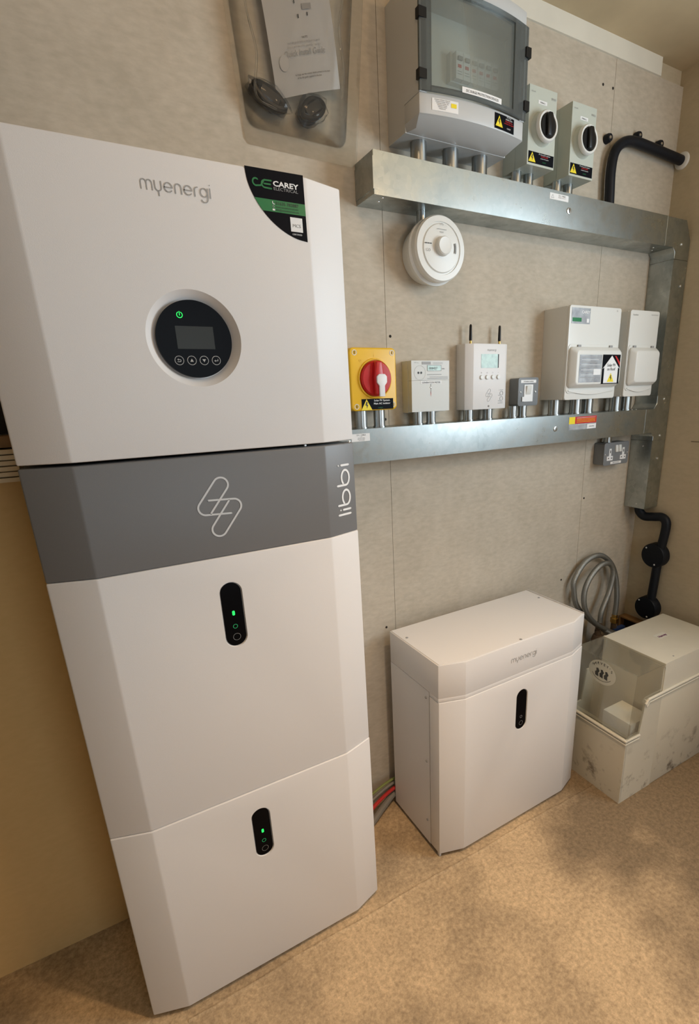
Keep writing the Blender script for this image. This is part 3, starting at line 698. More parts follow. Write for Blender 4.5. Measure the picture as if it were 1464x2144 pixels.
curved_text('DC SURGE PROTECTION DEVICES', 1.055, 1.9952, .0068, M['ink'], l_, .0084, .92)
l_ = curved_label('label', .9260, .9920, 1.9530, 1.9755, M['wprint'], .0008, 'white printed sticker')
for i in range(6): curved_text('WARNING INTERNAL WIRING DETAIL'[0:26-i*3], .951, 1.9722-i*.0032, .0028, M['ink'], l_, .0014, .9)
l2 = curved_label('green_dot', .973, .987, 1.9625, 1.9705, M['hazard'], .0014)
l_ = curved_label('label', 1.0990, 1.1670, 1.9480, 1.9785, M['stk'], .0008, 'black warning sticker with yellow triangle')
yl = on_door(1.133)
hp = Plane((0, 0, 0), off=0)
hp = Plane((1.133, on_door(1.133)-.0022, 0), (1, (on_door(1.167)-on_door(1.099))/.068, 0), (0,0,1), off=0)
hazard(hp, -.0210, 1.9622, .0230, l_)
for s, z, m_ in (('PV array', 1.9740, 'lmark'), ('isolation box', 1.9700, 'wprint'), ('DANGER live', 1.9655, 'redprint'), ('contains live parts', 1.9615, 'redprint'), ('CAREY', 1.9520, 'lmark')):
    text('lettering', s, hp, .0130, z, .0046, M[m_], l_, 1.0, 'CENTER', k=.0006)

# ------------------------------------------------------------------ rotary isolators
def isolator(x0, x1, z0, z1, label, txt):
    T = Thing('rotary_isolator', label, 'isolator', ((x0+x1)/2, 0, z0), 0, 'grey-green rotary isolators on the upper trunking')
    link('back_box', bev(bx(nb(), x0, x1, -.048, -.0005, z0, z1), .003, 2), M['isob'], T)
    link('cover', bev(bx(nb(), x0, x1, -.094, -.0486, z0, z1), .003, 2), M['isob'], T)
    c = ((x0+x1)/2-.002, z0+.0835)
    link('collar', lathe(nb(), (c[0]-.0, -.0935, c[1]), (0,-1,0), [(0, .039), (.004, .037), (.016, .034)], 40), M['isob'], T)
    link('dial_ring', lathe(nb(), (c[0], -.1095, c[1]), (0,-1,0), [(0, .0355), (.006, .0355), (.010, .033), (.0095, .0285), (.004, .0275)], 48), M['cu'], T)
    kb = lathe(nb(), (c[0], -.1130, c[1]), (0,-1,0), [(0, .0272), (.005, .0272), (.007, .025)], 40)
    kn = link('knob', kb, M['black'], T)
    link('grip', bev(prism(nb(), [(c[0]-.008, c[1]-.024), (c[0]+.008, c[1]-.024), (c[0]+.010, c[1]+.018), (c[0]+.006, c[1]+.0275), (c[0]-.006, c[1]+.0275), (c[0]-.010, c[1]+.018)], -.1280, -.118, 'y'), .003, 2), M['black'], kn)
    p = Plane((0, -.094, 0))
    s = poly('warning_sticker', p, rect(x0+.004, x1-.002, z0+.005, z0+.0310), M['stk'], T, label='black warning sticker with yellow triangle')
    hazard(p, x0+.017, z0+.0180, .0235, s)
    for t, dz, m_, sz in (('PV Array DC isolator', .0262, 'wprint', .0042), ('DANGER', .0218, 'redprint', .0050), ('contains live parts', .0178, 'wprint', .0036), ('CAREY', .0095, 'green', .0040)):
        text('lettering', t, p, x0+.062, z0+dz, sz, M[m_], s, 1.15 if sz < .005 else 1.3, 'CENTER', k=.0006)
    l = poly('name_label', p, rect(x0+.032, x0+.063, z1-.036, z1-.028), M['wprint'], T)
    text('lettering', txt, p, x0+.0475, z1-.0342, .0048, M['ink'], l, 1.05, 'CENTER', k=.0004)
    text('lettering', 'IMO', p, x1-.012, z1-.020, .0075, M['paleink'], T, 1.2, 'CENTER')
    text('lettering', 'SOLAR', p, x0+.014, z1-.015, .0045, M['paleink'], T, 1.1, 'CENTER')
isolator(1.2664, 1.3650, 1.9222, 2.0960, 'left rotary isolator, next to the smoked-door enclosure', 'STRING 1')
isolator(1.4250, 1.5215, 1.9205, 2.0915, 'right rotary isolator, nearer the black bent conduit', 'STRING 2')

# ------------------------------------------------------------------ smoke alarm
AC = (1.0030, 1.7035)
T = Thing('smoke_alarm', 'round white alarm with central button under the upper trunking', 'alarm', (1.0, 0, 1.70))
link('mounting_box', lathe(nb(), (.998, -.0005, 1.700), (0,-1,0), [(0, .068), (.030, .070), (.034, .074)], 56), M['cu'], T)
link('base_ring', lathe(nb(), (AC[0]-.003, -.033, AC[1]-.003), (0,-1,0), [(0, .0770), (.006, .0795), (.014, .0795), (.018, .072)], 64), M['cu'], T)
link('body', lathe(nb(), (AC[0], -.049, AC[1]), (0,-1,0), [(0, .070), (.002, .0765), (.018, .0775), (.024, .074), (.0245, .0610), (.0220, .0600), (.0225, .0570), (.0255, .0545), (.0275, .030), (.028, 0)], 72), M['cu'], T)
bt = link('test_button', lathe(nb(), (AC[0]+.001, -.075, AC[1]+.004), (0,-1,0), [(0, .0235), (.004, .0225), (.013, .0215), (.0155, .019), (.0150, .0145), (.0152, 0)], 40), M['cu'], T)
ap = Plane((0, -.0768, 0), off=0)
text('lettering', 'TEST', ap, AC[0]-.001, AC[1]+.034, .0050, M['paleink'], T, 1.3, 'CENTER')
strokes('print_line', ap, [[(AC[0]-.014, AC[1]+.0425), (AC[0]+.014, AC[1]+.0425)], arc(AC[0], AC[1]+.052, .004, 0, 180, 8)], .0012, M['paleink'], T)
poly('vent_slot', ap, rect(AC[0]-.052, AC[0]-.046, AC[1]+.007, AC[1]+.009), M['ink'], T)
poly('vent_slot', ap, rect(AC[0]-.0445, AC[0]-.0385, AC[1]+.007, AC[1]+.009), M['ink'], T)
poly('vent_slot', ap, rect(AC[0]-.037, AC[0]-.032, AC[1]+.007, AC[1]+.009), M['ink'], T)
strokes('sounder_slot', ap, [arc(AC[0], AC[1]+.002, .040, -14, 16, 6), arc(AC[0], AC[1]+.002, .044, -14, 16, 6)], .0018, M['ink'], T)
text('lettering', 'CO', ap, AC[0]-.042, AC[1]-.010, .009, M['paleink'], T, 1.0, 'CENTER')

# ------------------------------------------------------------------ yellow isolator
YX0, YX1, YZ0, YZ1, YY = .7240, .8570, 1.3120, 1.4640, -.075
T = Thing('rotary_isolator', 'yellow mains isolator with a large red rotary knob', 'isolator', (.79, 0, YZ0))
link('back_box', bev(prism(nb(), rrect(YX0+.002, YX1-.002, YZ0, YZ1, .010), -.045, -.0005, 'y'), .002, 1), M['yellow'], T)
link('cover', bev(prism(nb(), rrect(YX0, YX1, YZ0, YZ1, .012), YY, -.0455, 'y'), .004, 3), M['yellow'], T)
kc = ((YX0+YX1)/2+.003, 1.3900)
link('collar', lathe(nb(), (kc[0], YY+.0005, kc[1]), (0,-1,0), [(0, .0495), (.004, .0480), (.0045, .0455), (.001, .0445)], 64), M['yellow'], T)
kn = link('knob', lathe(nb(), (kc[0], YY, kc[1]), (0,-1,0), [(0, .0435), (.008, .0430), (.012, .040), (.013, 0)], 56), M['red'], T)
link('grip', bev(prism(nb(), [(kc[0]-.011, kc[1]-.040), (kc[0]+.011, kc[1]-.040), (kc[0]+.014, kc[1]), (kc[0]+.009, kc[1]+.041), (kc[0]-.009, kc[1]+.041), (kc[0]-.014, kc[1])], YY-.026, YY-.010, 'y'), .004, 3), M['red'], kn)
link('pointer', bev(prism(nb(), [(kc[0]-.0075+.004, kc[1]-.044), (kc[0]+.0075+.004, kc[1]-.044), (kc[0]+.0075+.004, kc[1]-.018), (kc[0]+.018, kc[1]-.010), (kc[0]+.018, kc[1]+.004), (kc[0]+.012, kc[1]+.010), (kc[0]-.004, kc[1]+.010), (kc[0]-.010, kc[1]+.004), (kc[0]-.010, kc[1]-.010), (kc[0]-.0035, kc[1]-.018)], YY-.031, YY-.0255, 'y'), .0012, 2), M['wprint'], kn, label='white lever on the red knob')
yp = Plane((0, YY, 0))
for x, z in ((YX0+.014, YZ1-.012), (YX1-.012, YZ1-.012), (YX0+.014, YZ0+.011), (YX1-.012, YZ0+.013)):
    s = link('screw', lathe(nb(), (x, YY+.001, z), (0,-1,0), [(0, .0068), (.0016, .0068), (.0016, .0052), (.0008, .005)], 20), M['lmark'], T)
    link('slot', bx(nb(), x-.0008, x+.0008, YY-.0010, YY-.0002, z-.0036, z+.0036), M['ink'], s)
s = poly('warning_sticker', yp, rect(YX0+.028, YX1-.012, YZ0+.0025, YZ0+.0290), M['stk'], T, label='black warning sticker with yellow triangle')
hazard(yp, YX0+.0420, YZ0+.0145, .0285, s)
text('lettering', 'Solar PV System', yp, YX0+.087, YZ0+.0225, .0062, M['wprint'], s, 1.15, 'CENTER', k=.0006, bold=.0001)
text('lettering', 'Main AC isolator', yp, YX0+.087, YZ0+.0150, .0062, M['wprint'], s, 1.15, 'CENTER', k=.0006, bold=.0001)
text('lettering', 'CAREY', yp, YX0+.082, YZ0+.0050, .0040, M['green'], s, 1.2, 'CENTER', k=.0006)
text('lettering', 'O', yp, YX0+.029, YZ0+.118, .009, M['yellow'], T, 1, 'CENTER')
text('lettering', 'I', yp, YX0+.068, YZ0+.130, .009, M['yellow'], T, 1, 'CENTER')

# ------------------------------------------------------------------ generation meter
T = Thing('electricity_meter', 'pale grey generation meter with small display, beside the yellow isolator', 'meter', (.98, 0, 1.30))
mx0, mx1, mz0, mz1, my = .9200, 1.0470, 1.3010, 1.4355, -.048
link('back_box', bev(bx(nb(), mx0, mx1, -.030, -.0005, mz0-.002, mz1), .002, 1), M['meter'], T)
link('front', bev(bx(nb(), mx0+.001, mx1, my, -.0305, 1.3843, mz1), .002, 2), M['meter'], T)
link('terminal_cover', bev(bx(nb(), mx0+.001, mx1, my, -.0305, mz0, 1.3838), .002, 2), M['meter'], T)
mp = Plane((0, my, 0))
d = poly('display', mp, rect(.9735, 1.0185, 1.4095, 1.4225), M['lcd'], T); strokes('bezel', mp, [[(.9725,1.4085),(1.0195,1.4085),(1.0195,1.4235),(.9725,1.4235),(.9725,1.4085)]], .0009, M['gprint'], T)
text('lettering', '008427', mp, .978, 1.4125, .0085, M['ink'], d, 1.1, k=.0004)
strokes('optical_port', mp, [circ(.9480, 1.4040, .0185, 32)], .0005, M['paleink'], T)
for x in (.9435, .9525): poly('optical_window', mp, circ(x, 1.4040, .0030, 14)[:-1], M['ink'], T)
for z, a, b in ((1.3985, .972, 1.020), (1.3995, .972, 1.020), (1.3935, .980, 1.042), (1.3915, .980, 1.042), (1.3875, .972, 1.042), (1.3890, .972, 1.042)): strokes('print_line', mp, [[(a, z), (b, z)]], .0007, M['paleink'], T)
poly('dark_label', mp, rect(.955, .984, 1.4255, 1.4325), M['paleink'], T); strokes('print_line', mp, [[(.992, 1.430), (1.024, 1.430)], [(.992, 1.427), (1.024, 1.427)]], .0008, M['paleink'], T)
text('lettering', 'kWh', mp, 1.022, 1.4125, .0045, M['ink'], T, 1); text('lettering', 'kWh  imp', mp, .930, 1.429, .0035, M['paleink'], T, 1)
l = poly('name_label', mp, rect(.9500, 1.0200, 1.3748, 1.3828), M['wprint'], T)
text('lettering', 'GENERATION METER', mp, .985, 1.3762, .0062, M['ink'], l, 1.05, 'CENTER', k=.0004)
screw(.9840, my-.0002, 1.3655, .0030, T); strokes('seal_slot', mp, [[(.9838, 1.3735), (.9838, 1.3685)], [(.9840, 1.3620), (.9842, 1.3500)]], .0016, M['gprint'], T)
poly('red_arrow', mp, [(.9825, 1.3540), (.9850, 1.3540), (.9838, 1.3410)], M['redprint'], T)

# ------------------------------------------------------------------ controller with two aerials
T = Thing('power_controller', 'white controller box with two black aerials and a green display', 'controller', (1.185, 0, 1.298))
cx0, cx1, cz0, cz1 = 1.1080, 1.2640, 1.2985, 1.4815
link('case', bev(prism(nb(), [(cx0, -.0005), (cx0, -.0405), (cx0+.0225, -.0530), (cx1-.013, -.0530), (cx1, -.0440), (cx1, -.0005)], cz0, cz1), .0012, 2, 12), M['white'], T)
cp = Plane((0, -.053, 0))
s = link('display', bx(nb(), 1.1585, 1.2245, -.0536, -.052, 1.4152, 1.4532), M['lcd'], T)
poly('display_edge', cp, rect(1.2215, 1.2245, 1.4152, 1.4532), M['ink'], T, k=.0006)
for i, x in enumerate((1.1600, 1.1812, 1.2030, 1.2240)):
    link('button', lathe(nb(), (x, -.0528, 1.3895), (0,-1,0), [(0, .0065), (.003, .0062), (.004, .005)], 24), M['cu'], T)
    text('lettering', 'oΛV+'[i] if False else 'BAV+'[i], cp, x, 1.4000, .0055, M['paleink'], T, 1, 'CENTER')
g, w = glyphs('myenergi', .0038, 1.1810, 1.4620); strokes('lettering', cp, g, .0006, M['paleink'], T)
g, w = glyphs('libbi', .0112, 1.3140, -1.2445); strokes('lettering', Plane((0, -.053, 0), (0,0,1), (-1,0,0)), g, .0012, M['paleink'], T, label='grey vertical lettering')
s_ = .27; off = (1.1900, 1.3385)
strokes('emblem', cp, [[(off[0]+(x-.3255)*s_*1.2, off[1]+(z-1.1625)*s_*1.2) for x, z in ln] for ln in lg], .0008, M['paleink'], T)
screw(1.1900, -.0532, 1.3070, .0030, T, m=M['gprint'])
for x in (1.1405, 1.2500):
    a = link('aerial', lathe(nb(), (x, -.025, cz1+.010), (0,0,1), [(0, .0042), (.004, .0045), (.040, .0036), (.0435, .002)], 16), M['black'], T)
    link('brass_connector', lathe(nb(), (x, -.025, cz1-.0005), (0,0,1), [(0, .0038), (.005, .0038), (.0052, .0030), (.0105, .0030)], 12), M['brass'], a)

# ------------------------------------------------------------------ small grey switch
T = Thing('switched_spur', 'small grey metal switch with a white rocker beside the controller', 'switch', (1.36, 0, 1.30))
link('back_box', bev(prism(nb(), rrect(1.3190, 1.4020, 1.3025, 1.3855, .006), -.039, -.0005, 'y'), .0015, 1), M['greybox'], T)
link('face_plate', bev(prism(nb(), rrect(1.3175, 1.4035, 1.3012, 1.3868, .008), -.0425, -.0388, 'y'), .001, 2), M['greybox'], T)
sp = Plane((0, -.0425, 0))
link('insert', bev(bx(nb(), 1.3420, 1.3790, -.0440, -.0422, 1.3140, 1.3655), .0006, 1), M['wprint'], T)
bm = nb(); prism(bm, [(-.0438, 1.3630), (-.0500, 1.3600), (-.0450, 1.3370), (-.0438, 1.3350)], 1.3490, 1.3690, 'x'); link('rocker', bev(bm, .0006), M['cu'], T)
link('fuse_holder', bev(bx(nb(), 1.3330, 1.3760, -.0455, -.0438, 1.3150, 1.3290), .0008), M['wprint'], T)
for x in (1.3275, 1.3905): screw(x, -.0426, 1.3435, .0032, T)
l = poly('name_label', sp, rect(1.3275, 1.3920, 1.3705, 1.3795), M['wprint'], T); text('lettering', 'MYENERGI SUPPLY', sp, 1.360, 1.3728, .0052, M['ink'], l, 1, 'CENTER', k=.0004)

# ------------------------------------------------------------------ consumer units
def flap(T, x0, x1, z0, z1, y):
    bm = nb(); A = rrect(x0, x1, z0, z1, .012, 5); B = rrect(x0+.013, x1-.010, z0+.010, z1-.012, .012, 5)
    r0 = [bm.verts.new((p[0], y, p[1])) for p in A]; r1 = [bm.verts.new((p[0], y-.006, p[1])) for p in A]; r2 = [bm.verts.new((p[0], y-.024, p[1])) for p in B]
    n = len(A)
    for a, b in ((r0, r1), (r1, r2)):
        for i in range(n): bm.faces.new((a[i], b[i], b[(i+1)%n], a[(i+1)%n]))
    bm.faces.new(r0); bm.faces.new(r2[::-1]); bmesh.ops.recalc_face_normals(bm, faces=bm.faces)
    return link('flap_cover', bev(bm, .0035, 3, 20), M['cu'], T)
def consumer_unit(x0, x1, z0, z1, label):
    T = Thing('consumer_unit', label, 'consumer unit', ((x0+x1)/2, 0, z0))
    link('back_box', bev(bx(nb(), x0, x1-.002, -.093, -.0005, z0+.001, z1-.002), .002, 1), M['cu'], T)
    link('front_cover', bev(prism(nb(), rrect(x0+.001, x1, z0, z1, .008), -.1024, -.0925, 'y'), .0015, 2), M['cu'], T)
    link('flap_surround', bev(prism(nb(), rrect(x0+.004, x1-.004, z0+.020, z0+.166, .012), -.1045, -.1018, 'y'), .001, 2), M['cu'], T)
    f = flap(T, x0+.006, x1-.003, z0+.036, z0+.158, -.104)
    link('finger_lip', bev(prism(nb(), [(x0+.012, z0+.030)] + [(x0+.012+(x1-x0-.022)*i/10, z0+.026-.012*math.sin(math.pi*i/10)) for i in range(11)] + [(x1-.010, z0+.030)], -.1065, -.104, 'y'), .0005, 1), M['cu'], T)
    for x in (x0+(x1-x0)*.20, x0+(x1-x0)*.82): link('hinge', bev(bx(nb(), x-.007, x+.007, -.1085, -.1035, z0+.157, z0+.164), .0008, 1), M['gprint'], T)
    return T, f
T, f = consumer_unit(1.4565, 1.6970, 1.3145, 1.5910, 'larger white consumer unit with a solar roof sticker')
p = Plane((0, -.1024, 0))
s = poly('company_sticker', p, rect(1.4660, 1.5490, 1.5392, 1.5840), M['sheen'], T, label='bluish silver sticker')
text('lettering', 'CAREY', p, 1.528, 1.5690, .0110, M['wprint'], s, 1.1, 'CENTER', k=.0004, bold=.0002)
poly('field', p, rect(1.470, 1.510, 1.545, 1.556), M['green'], s, k=.0004); poly('mark_square', p, rect(1.5340, 1.5440, 1.5430, 1.5540), M['wprint'], s, k=.0004)
text('lettering', 'IG', p, 1.672, 1.5800, .007, M['paleink'], T)
fp = Plane((0, -.128, 0))
s = poly('information_sticker', fp, rect(1.4860, 1.5900, 1.3660, 1.4480), M['sheen'], f, label='silver information sticker')
for i in range(9): strokes('print_line', fp, [[(1.494, 1.441-i*.0075), (1.582-.01*(i % 3), 1.441-i*.0075)]], .0018, M['lmark' if i % 2 else 'paleink'], f, k=.0004)
poly('white_field', fp, rect(1.552, 1.586, 1.3880, 1.4060), M['wprint'], f, k=.0006)
s = poly('roof_sticker', fp, rect(1.5925, 1.6780, 1.3600, 1.4490), M['stk'], f, label='black sticker with a white house and warning triangle')
poly('house', fp, [(1.6020, 1.3625), (1.6690, 1.3625), (1.6690, 1.4100), (1.6770, 1.4060), (1.6355, 1.4460), (1.5940, 1.4060), (1.6020, 1.4100)], M['wprint'], f, k=.0006)
poly('red_corner', fp, [(1.6500, 1.4450), (1.6560, 1.4450), (1.6770, 1.4250), (1.6770, 1.4150)], M['redprint'], f, k=.0005)
text('lettering', 'Solar PV', fp, 1.6355, 1.4130, .0125, M['ink'], f, .95, 'CENTER', k=.0009, bold=.0002)
text('lettering', 'on Roof', fp, 1.6355, 1.4010, .0125, M['ink'], f, .95, 'CENTER', k=.0009, bold=.0002)
hazard(fp, 1.6355, 1.3790, .0290, f, k=.0010)
T, f = consumer_unit(1.7440, 1.8990, 1.3160, 1.5900, 'narrow white consumer unit next to the trunking riser')
text('lettering', 'fusebox', p, 1.757, 1.5730, .0085, M['paleink'], T); text('lettering', 'SURGE PROTECTED', p, 1.853, 1.5765, .0042, M['paleink'], T)

# ------------------------------------------------------------------ double socket
T = Thing('double_socket', 'grey metal double socket under the lower trunking', 'socket', (1.815, 0, 1.07))
link('back_box', bev(prism(nb(), rrect(1.7475, 1.8825, 1.0738, 1.1540, .008), -.0440, -.0005, 'y'), .0015, 1), M['greybox'], T)
link('face_plate', bev(prism(nb(), rrect(1.7455, 1.8848, 1.0725, 1.1552, .009), -.0480, -.0438, 'y'), .001, 2), M['greybox'], T)
for cxs in (1.7790, 1.8530):
    i_ = link('outlet', bev(prism(nb(), [(cxs-.0165, 1.0900), (cxs+.0165, 1.0900), (cxs+.0165, 1.1060), (cxs+.0060, 1.1060), (cxs+.0060, 1.1330), (cxs-.0060, 1.1330), (cxs-.0060, 1.1060), (cxs-.0165, 1.1060)], -.0492, -.0475, 'y'), .0005, 1), M['wprint'], T)
    op = Plane((0, -.0492, 0))
    for a in (rect(cxs-.0018, cxs+.0018, 1.1170, 1.1270), rect(cxs-.0110, cxs-.0060, 1.0965, 1.1005), rect(cxs+.0060, cxs+.0110, 1.0965, 1.1005)): poly('pin_hole', op, a, M['ink'], i_)
for x in (1.8060, 1.8240):
    bm = prism(nb(), [(-.0478, 1.1180), (-.0530, 1.1200), (-.0500, 1.1430), (-.0478, 1.1450)], x, x+.0145, 'x'); link('rocker', bev(bm, .0006), M['cu'], T)
for x in (1.7520, 1.8770): screw(x, -.0482, 1.1130, .0030, T)
l = poly('name_label', Plane((0, -.048, 0)), rect(1.7850, 1.8450, 1.0765, 1.0850), M['wprint'], T); text('lettering', 'WIFI SOCKET', Plane((0, -.048, 0)), 1.815, 1.0788, .0055, M['ink'], l, 1.1, 'CENTER', k=.0004)

# ------------------------------------------------------------------ black conduits
T = Thing('bent_conduit', 'black bent conduit rising from the upper trunking to the right wall', 'conduit', (1.69, -.025, UT))
link('pipe', tube(nb(), spline([(1.690, -.026, UT-.001), (1.687, -.026, 1.93), (1.684, -.026, 1.99), (1.694, -.026, 2.040), (1.724, -.026, 2.070), (1.775, -.026, 2.084), (1.860, -.026, 2.083), (1.950, -.026, 2.0790), (2.039, -.026, 2.075)], 8), .0148, 20), M['blackpipe'], T)
link('gland', lathe(nb(), (1.690, -.026, UT), (0,0,1), [(0, .021), (.012, .021), (.014, .019)], 8), M['blackpipe'], T)
link('wall_flange', lathe(nb(), (R-.0003, -.026, 2.075), (-1,0,0), [(0, .026), (.005, .024), (.008, .018)], 28), M['cu'], T)
for (x, z), a in (((1.680, 2.082), 130), ((1.819, 2.112), 90), ((1.932, 2.1085), 90)):
    cl = link('clip', lathe(nb(), (x, -.0005, z), (0,-1,0), [(0, .0130), (.012, .0125), (.018, .010)], 18), M['blackpipe'], T)
    link('clip_screw', lathe(nb(), (x, -.0180, z), (0,-1,0), [(0, .0050), (.002, .0035)], 10), M['steel'], cl)

T = Thing('drop_conduit', 'black conduit on the right wall running down from the trunking', 'conduit', (2.0, -.1, .45))
link('pipe', tube(nb(), spline([(1.996, -.042, VB+.004), (1.997, -.046, .868), (2.003, -.066, .850), (2.012, -.098, .852), (2.018, -.130, .855), (2.020, -.148, .838), (2.020, -.149, .800), (2.020, -.142, .740), (2.020, -.136, .690), (2.020, -.132, .600), (2.020, -.128, .520), (2.020, -.126, .468)], 8), .0170, 20), M['blackpipe'], T)
for y, z, r_ in ((-.1200, .6970, .0500), (-.1160, .4680, .0480)):
    b = link('junction_box', lathe(nb(), (R-.0005, y, z), (-1,0,0), [(0, r_), (.034, r_*.98), (.038, r_*.93), (.040, 0)], 40), M['blackpipe'], T)
    for dy, dz in ((.028, .028), (-.014, -.034)): screw(R-.0400, y+dy, z+dz, .0035, b, (-1,0,0), M['lmark'])

# ------------------------------------------------------------------ braided hoses and valve behind the softener
T = Thing('braided_hose', 'outer braided steel hose loop behind the softener', 'hose', (1.92, -.05, .42), 0, 'braided hoses in the corner')
link('tube', tube(nb(), spline([(1.912, -.045, .435), (1.918, -.042, .50), (1.908, -.036, .590), (1.872, -.032, .665), (1.803, -.028, .7130), (1.722, -.028, .7030), (1.664, -.030, .645), (1.660, -.032, .600), (1.688, -.034, .520), (1.770, -.050, .440), (1.850, -.10, .372), (1.88, -.16, .345)], 8), .0105, 14), M['braid'], T)
link('end_nut', lathe(nb(), (1.911, -.046, .400), (0,0,1), [(0, .016), (.020, .016), (.022, .012), (.036, .012)], 6), M['brass'], T)
T = Thing('braided_hose', 'inner braided steel hose loop, its end reaching down to the softener', 'hose', (1.80, -.04, .44), 0, 'braided hoses in the corner')
link('tube', tube(nb(), spline([(1.800, -.060, .430), (1.806, -.058, .480), (1.850, -.054, .565), (1.862, -.052, .640), (1.830, -.052, .680), (1.770, -.054, .680), (1.712, -.056, .635), (1.690, -.058, .575), (1.708, -.060, .505), (1.765, -.066, .440), (1.850, -.080, .385), (1.930, -.10, .352)], 8), .0105, 14), M['braid'], T)
link('end_nut', lathe(nb(), (1.798, -.060, .400), (0,0,1), [(0, .015), (.024, .015), (.026, .0115), (.036, .0115)], 6), M['brown'], T)
T = Thing('stop_valve', 'dark brown pipe tail below the inner hose', 'valve', (1.795, -.06, .2))
link('pipe', tube(nb(), [(1.795, -.058, 0.0), (1.795, -.058, .40)], .013, 14), M['brown'], T)
link('handle', bev(bx(nb(), 1.780, 1.860, -.075, -.055, .330, .348), .004), M['blue'], T)
link('valve_body', lathe(nb(), (1.795, -.058, .30), (0,0,1), [(0, .018), (.02, .024), (.06, .024), (.08, .018)], 14), M['brown'], T)
T = Thing('stop_valve', 'dark brown pipe tail under the outer hose in the wall corner', 'valve', (1.911, -.045, .2))
link('pipe', tube(nb(), [(1.911, -.046, 0.0), (1.911, -.046, .40)], .012, 14), M['brown'], T)
link('handle', bev(bx(nb(), 1.900, 1.965, -.062, -.045, .360, .376), .004), M['blue'], T)
T = Thing('wall_box', 'dark open box low on the right wall behind the softener', 'box', (2.02, -.05, .35))
bm = nb(); bx(bm, 2.000, 2.0395, -.14, -.012, .33, .336); bx(bm, 2.000, 2.0395, -.14, -.012, .388, .394); bx(bm, 2.000, 2.0395, -.146, -.14, .33, .394); bx(bm, 2.000, 2.0395, -.012, -.006, .33, .394)
link('rim', bm, M['wood'], T); link('inside', bx(nb(), 2.030, 2.0385, -.14, -.012, .336, .388), M['dark'], T)

# ------------------------------------------------------------------ water softener
SX0, SX1, SY0, SY1 = 1.4665, 1.9850, -.4430, -.2050
T = Thing('water_softener', 'cream water softener with a clear salt window by the right wall', 'water softener', (1.72, -.32, 0))
t_ = .006
link('tank', bev(prism(nb(), [(1.632, 0.0), (SX1, 0.0), (SX1, .372), (1.632, .372)], SY0, SY1, 'y'), .004, 2), M['dirty'], T)
bm = nb()
bx(bm, SX0, SX0+t_, SY0, SY1, 0, .252); bx(bm, SX0+t_-.001, 1.634, SY0+.001, SY1-.001, 0, .10)
side_ = [(SX0+t_-.001, .0), (1.634, .0), (1.634, .374), (1.548, .374), (1.532, .252), (SX0+t_-.001, .252)]
prism(bm, side_, SY0, SY0+t_, 'y'); prism(bm, side_, SY1-t_, SY1, 'y')
link('salt_bin', bm, M['dirty'], T)
bm = nb(); rr = .0045
path = [(SX0-.002, SY1+.002, .250), (SX0-.002, SY0-.002, .250), (1.532, SY0-.002, .250)]
tube(bm, path, rr, 10); tube(bm, [(p_[0], p_[1], p_[2]-.012) for p_ in path], .003, 8)
tube(bm, [(1.545, SY0-.002, .362), (1.556, SY0-.002, .376), (SX1, SY0-.002, .376)], rr, 10)
tube(bm, [(1.552, SY0-.002, .352), (1.562, SY0-.002, .364), (SX1, SY0-.002, .364)], .003, 8)
link('rim', bm, M['shell'], T)
link('lid', bev(bx(nb(), 1.6350, SX1, SY0+.001, SY1, .3765, .4812), .004, 2), M['shell'], T)
link('lid_edge', bev(bx(nb(), 1.6290, 1.6370, SY0-.001, SY1, .4700, .4830), .0025, 2), M['shell'], T)
link('cabinet_wall', bx(nb(), 1.628, 1.636, SY0+.004, SY1-.004, .10, .4700), M['shell'], T)
# clear cover: side panels, sloping front, top
sidep = [(1.4745, .2550), (1.5310, .2550), (1.5490, .3790), (1.6300, .3790), (1.6300, .4800), (1.4880, .4830)]
for a in (SY0, SY1-.003):
    link('clear_side', prism(nb(), sidep, a, a+.003, 'y'), M['clearc'], T, label='clear plastic side of the salt cover')
link('clear_front', prism(nb(), [(1.4745, .2550), (1.4775, .2550), (1.4910, .4830), (1.4880, .4830)], SY0+.003, SY1-.003, 'y'), M['clearc'], T, label='clear plastic front of the salt cover')
link('clear_top', prism(nb(), [(1.4880, .4810), (1.6300, .4795), (1.6300, .4825), (1.4880, .4840)], SY0, SY1, 'y'), M['clearc'], T, label='clear plastic top of the salt cover')
fpn = Plane((1.4868, 0, .4300), (0,-1,0), (.0135, 0, .228), off=.0012)
ov = poly('oval_label', fpn, [(.3160+.053*math.cos(t*math.pi/16), .004+.041*math.sin(t*math.pi/16)) for t in range(32)], M['oval'], T, label='oval label with black emblem on the clear front')
for i, ch in enumerate("HARVEY'S"):
    a = math.radians(150 - i*17); text('lettering', ch, fpn, .3160+.041*math.cos(a), .0035+.027*math.sin(a), .0125, M['ink'], ov, 1, 'CENTER', k=.0004, bold=.0002)
random.seed(3)
for q in range(3):      # a simple dark crest of three figures
    cx_ = .2985 + q*.0175
    poly('emblem', fpn, [(cx_-.007, -.014), (cx_+.006, -.016), (cx_+.004, -.003), (cx_+.008, .005), (cx_+.001, .014), (cx_-.006, .012), (cx_-.004, .002), (cx_-.009, -.002)], M['ink'], ov, k=.0004)
strokes('print_line', fpn, [[(.3160+.040*math.cos(math.radians(a)), .004+.030*math.sin(math.radians(a))) for a in range(205, 336, 8)]], .0014, M['ink'], ov, k=.0004)
lt_ = poly('sticker', Plane((0, 0, .4812), (1,0,0), (0,1,0)), rect(1.775, 1.835, -.330, -.300), M['oval'], T, label='small purple printed sticker on the lid')
text('lettering', 'Harvey', Plane((0, 0, .4812), (1,0,0), (0,1,0)), 1.805, -.322, .014, M['purple'], lt_, 1.1, 'CENTER', k=.0004, bold=.0006)
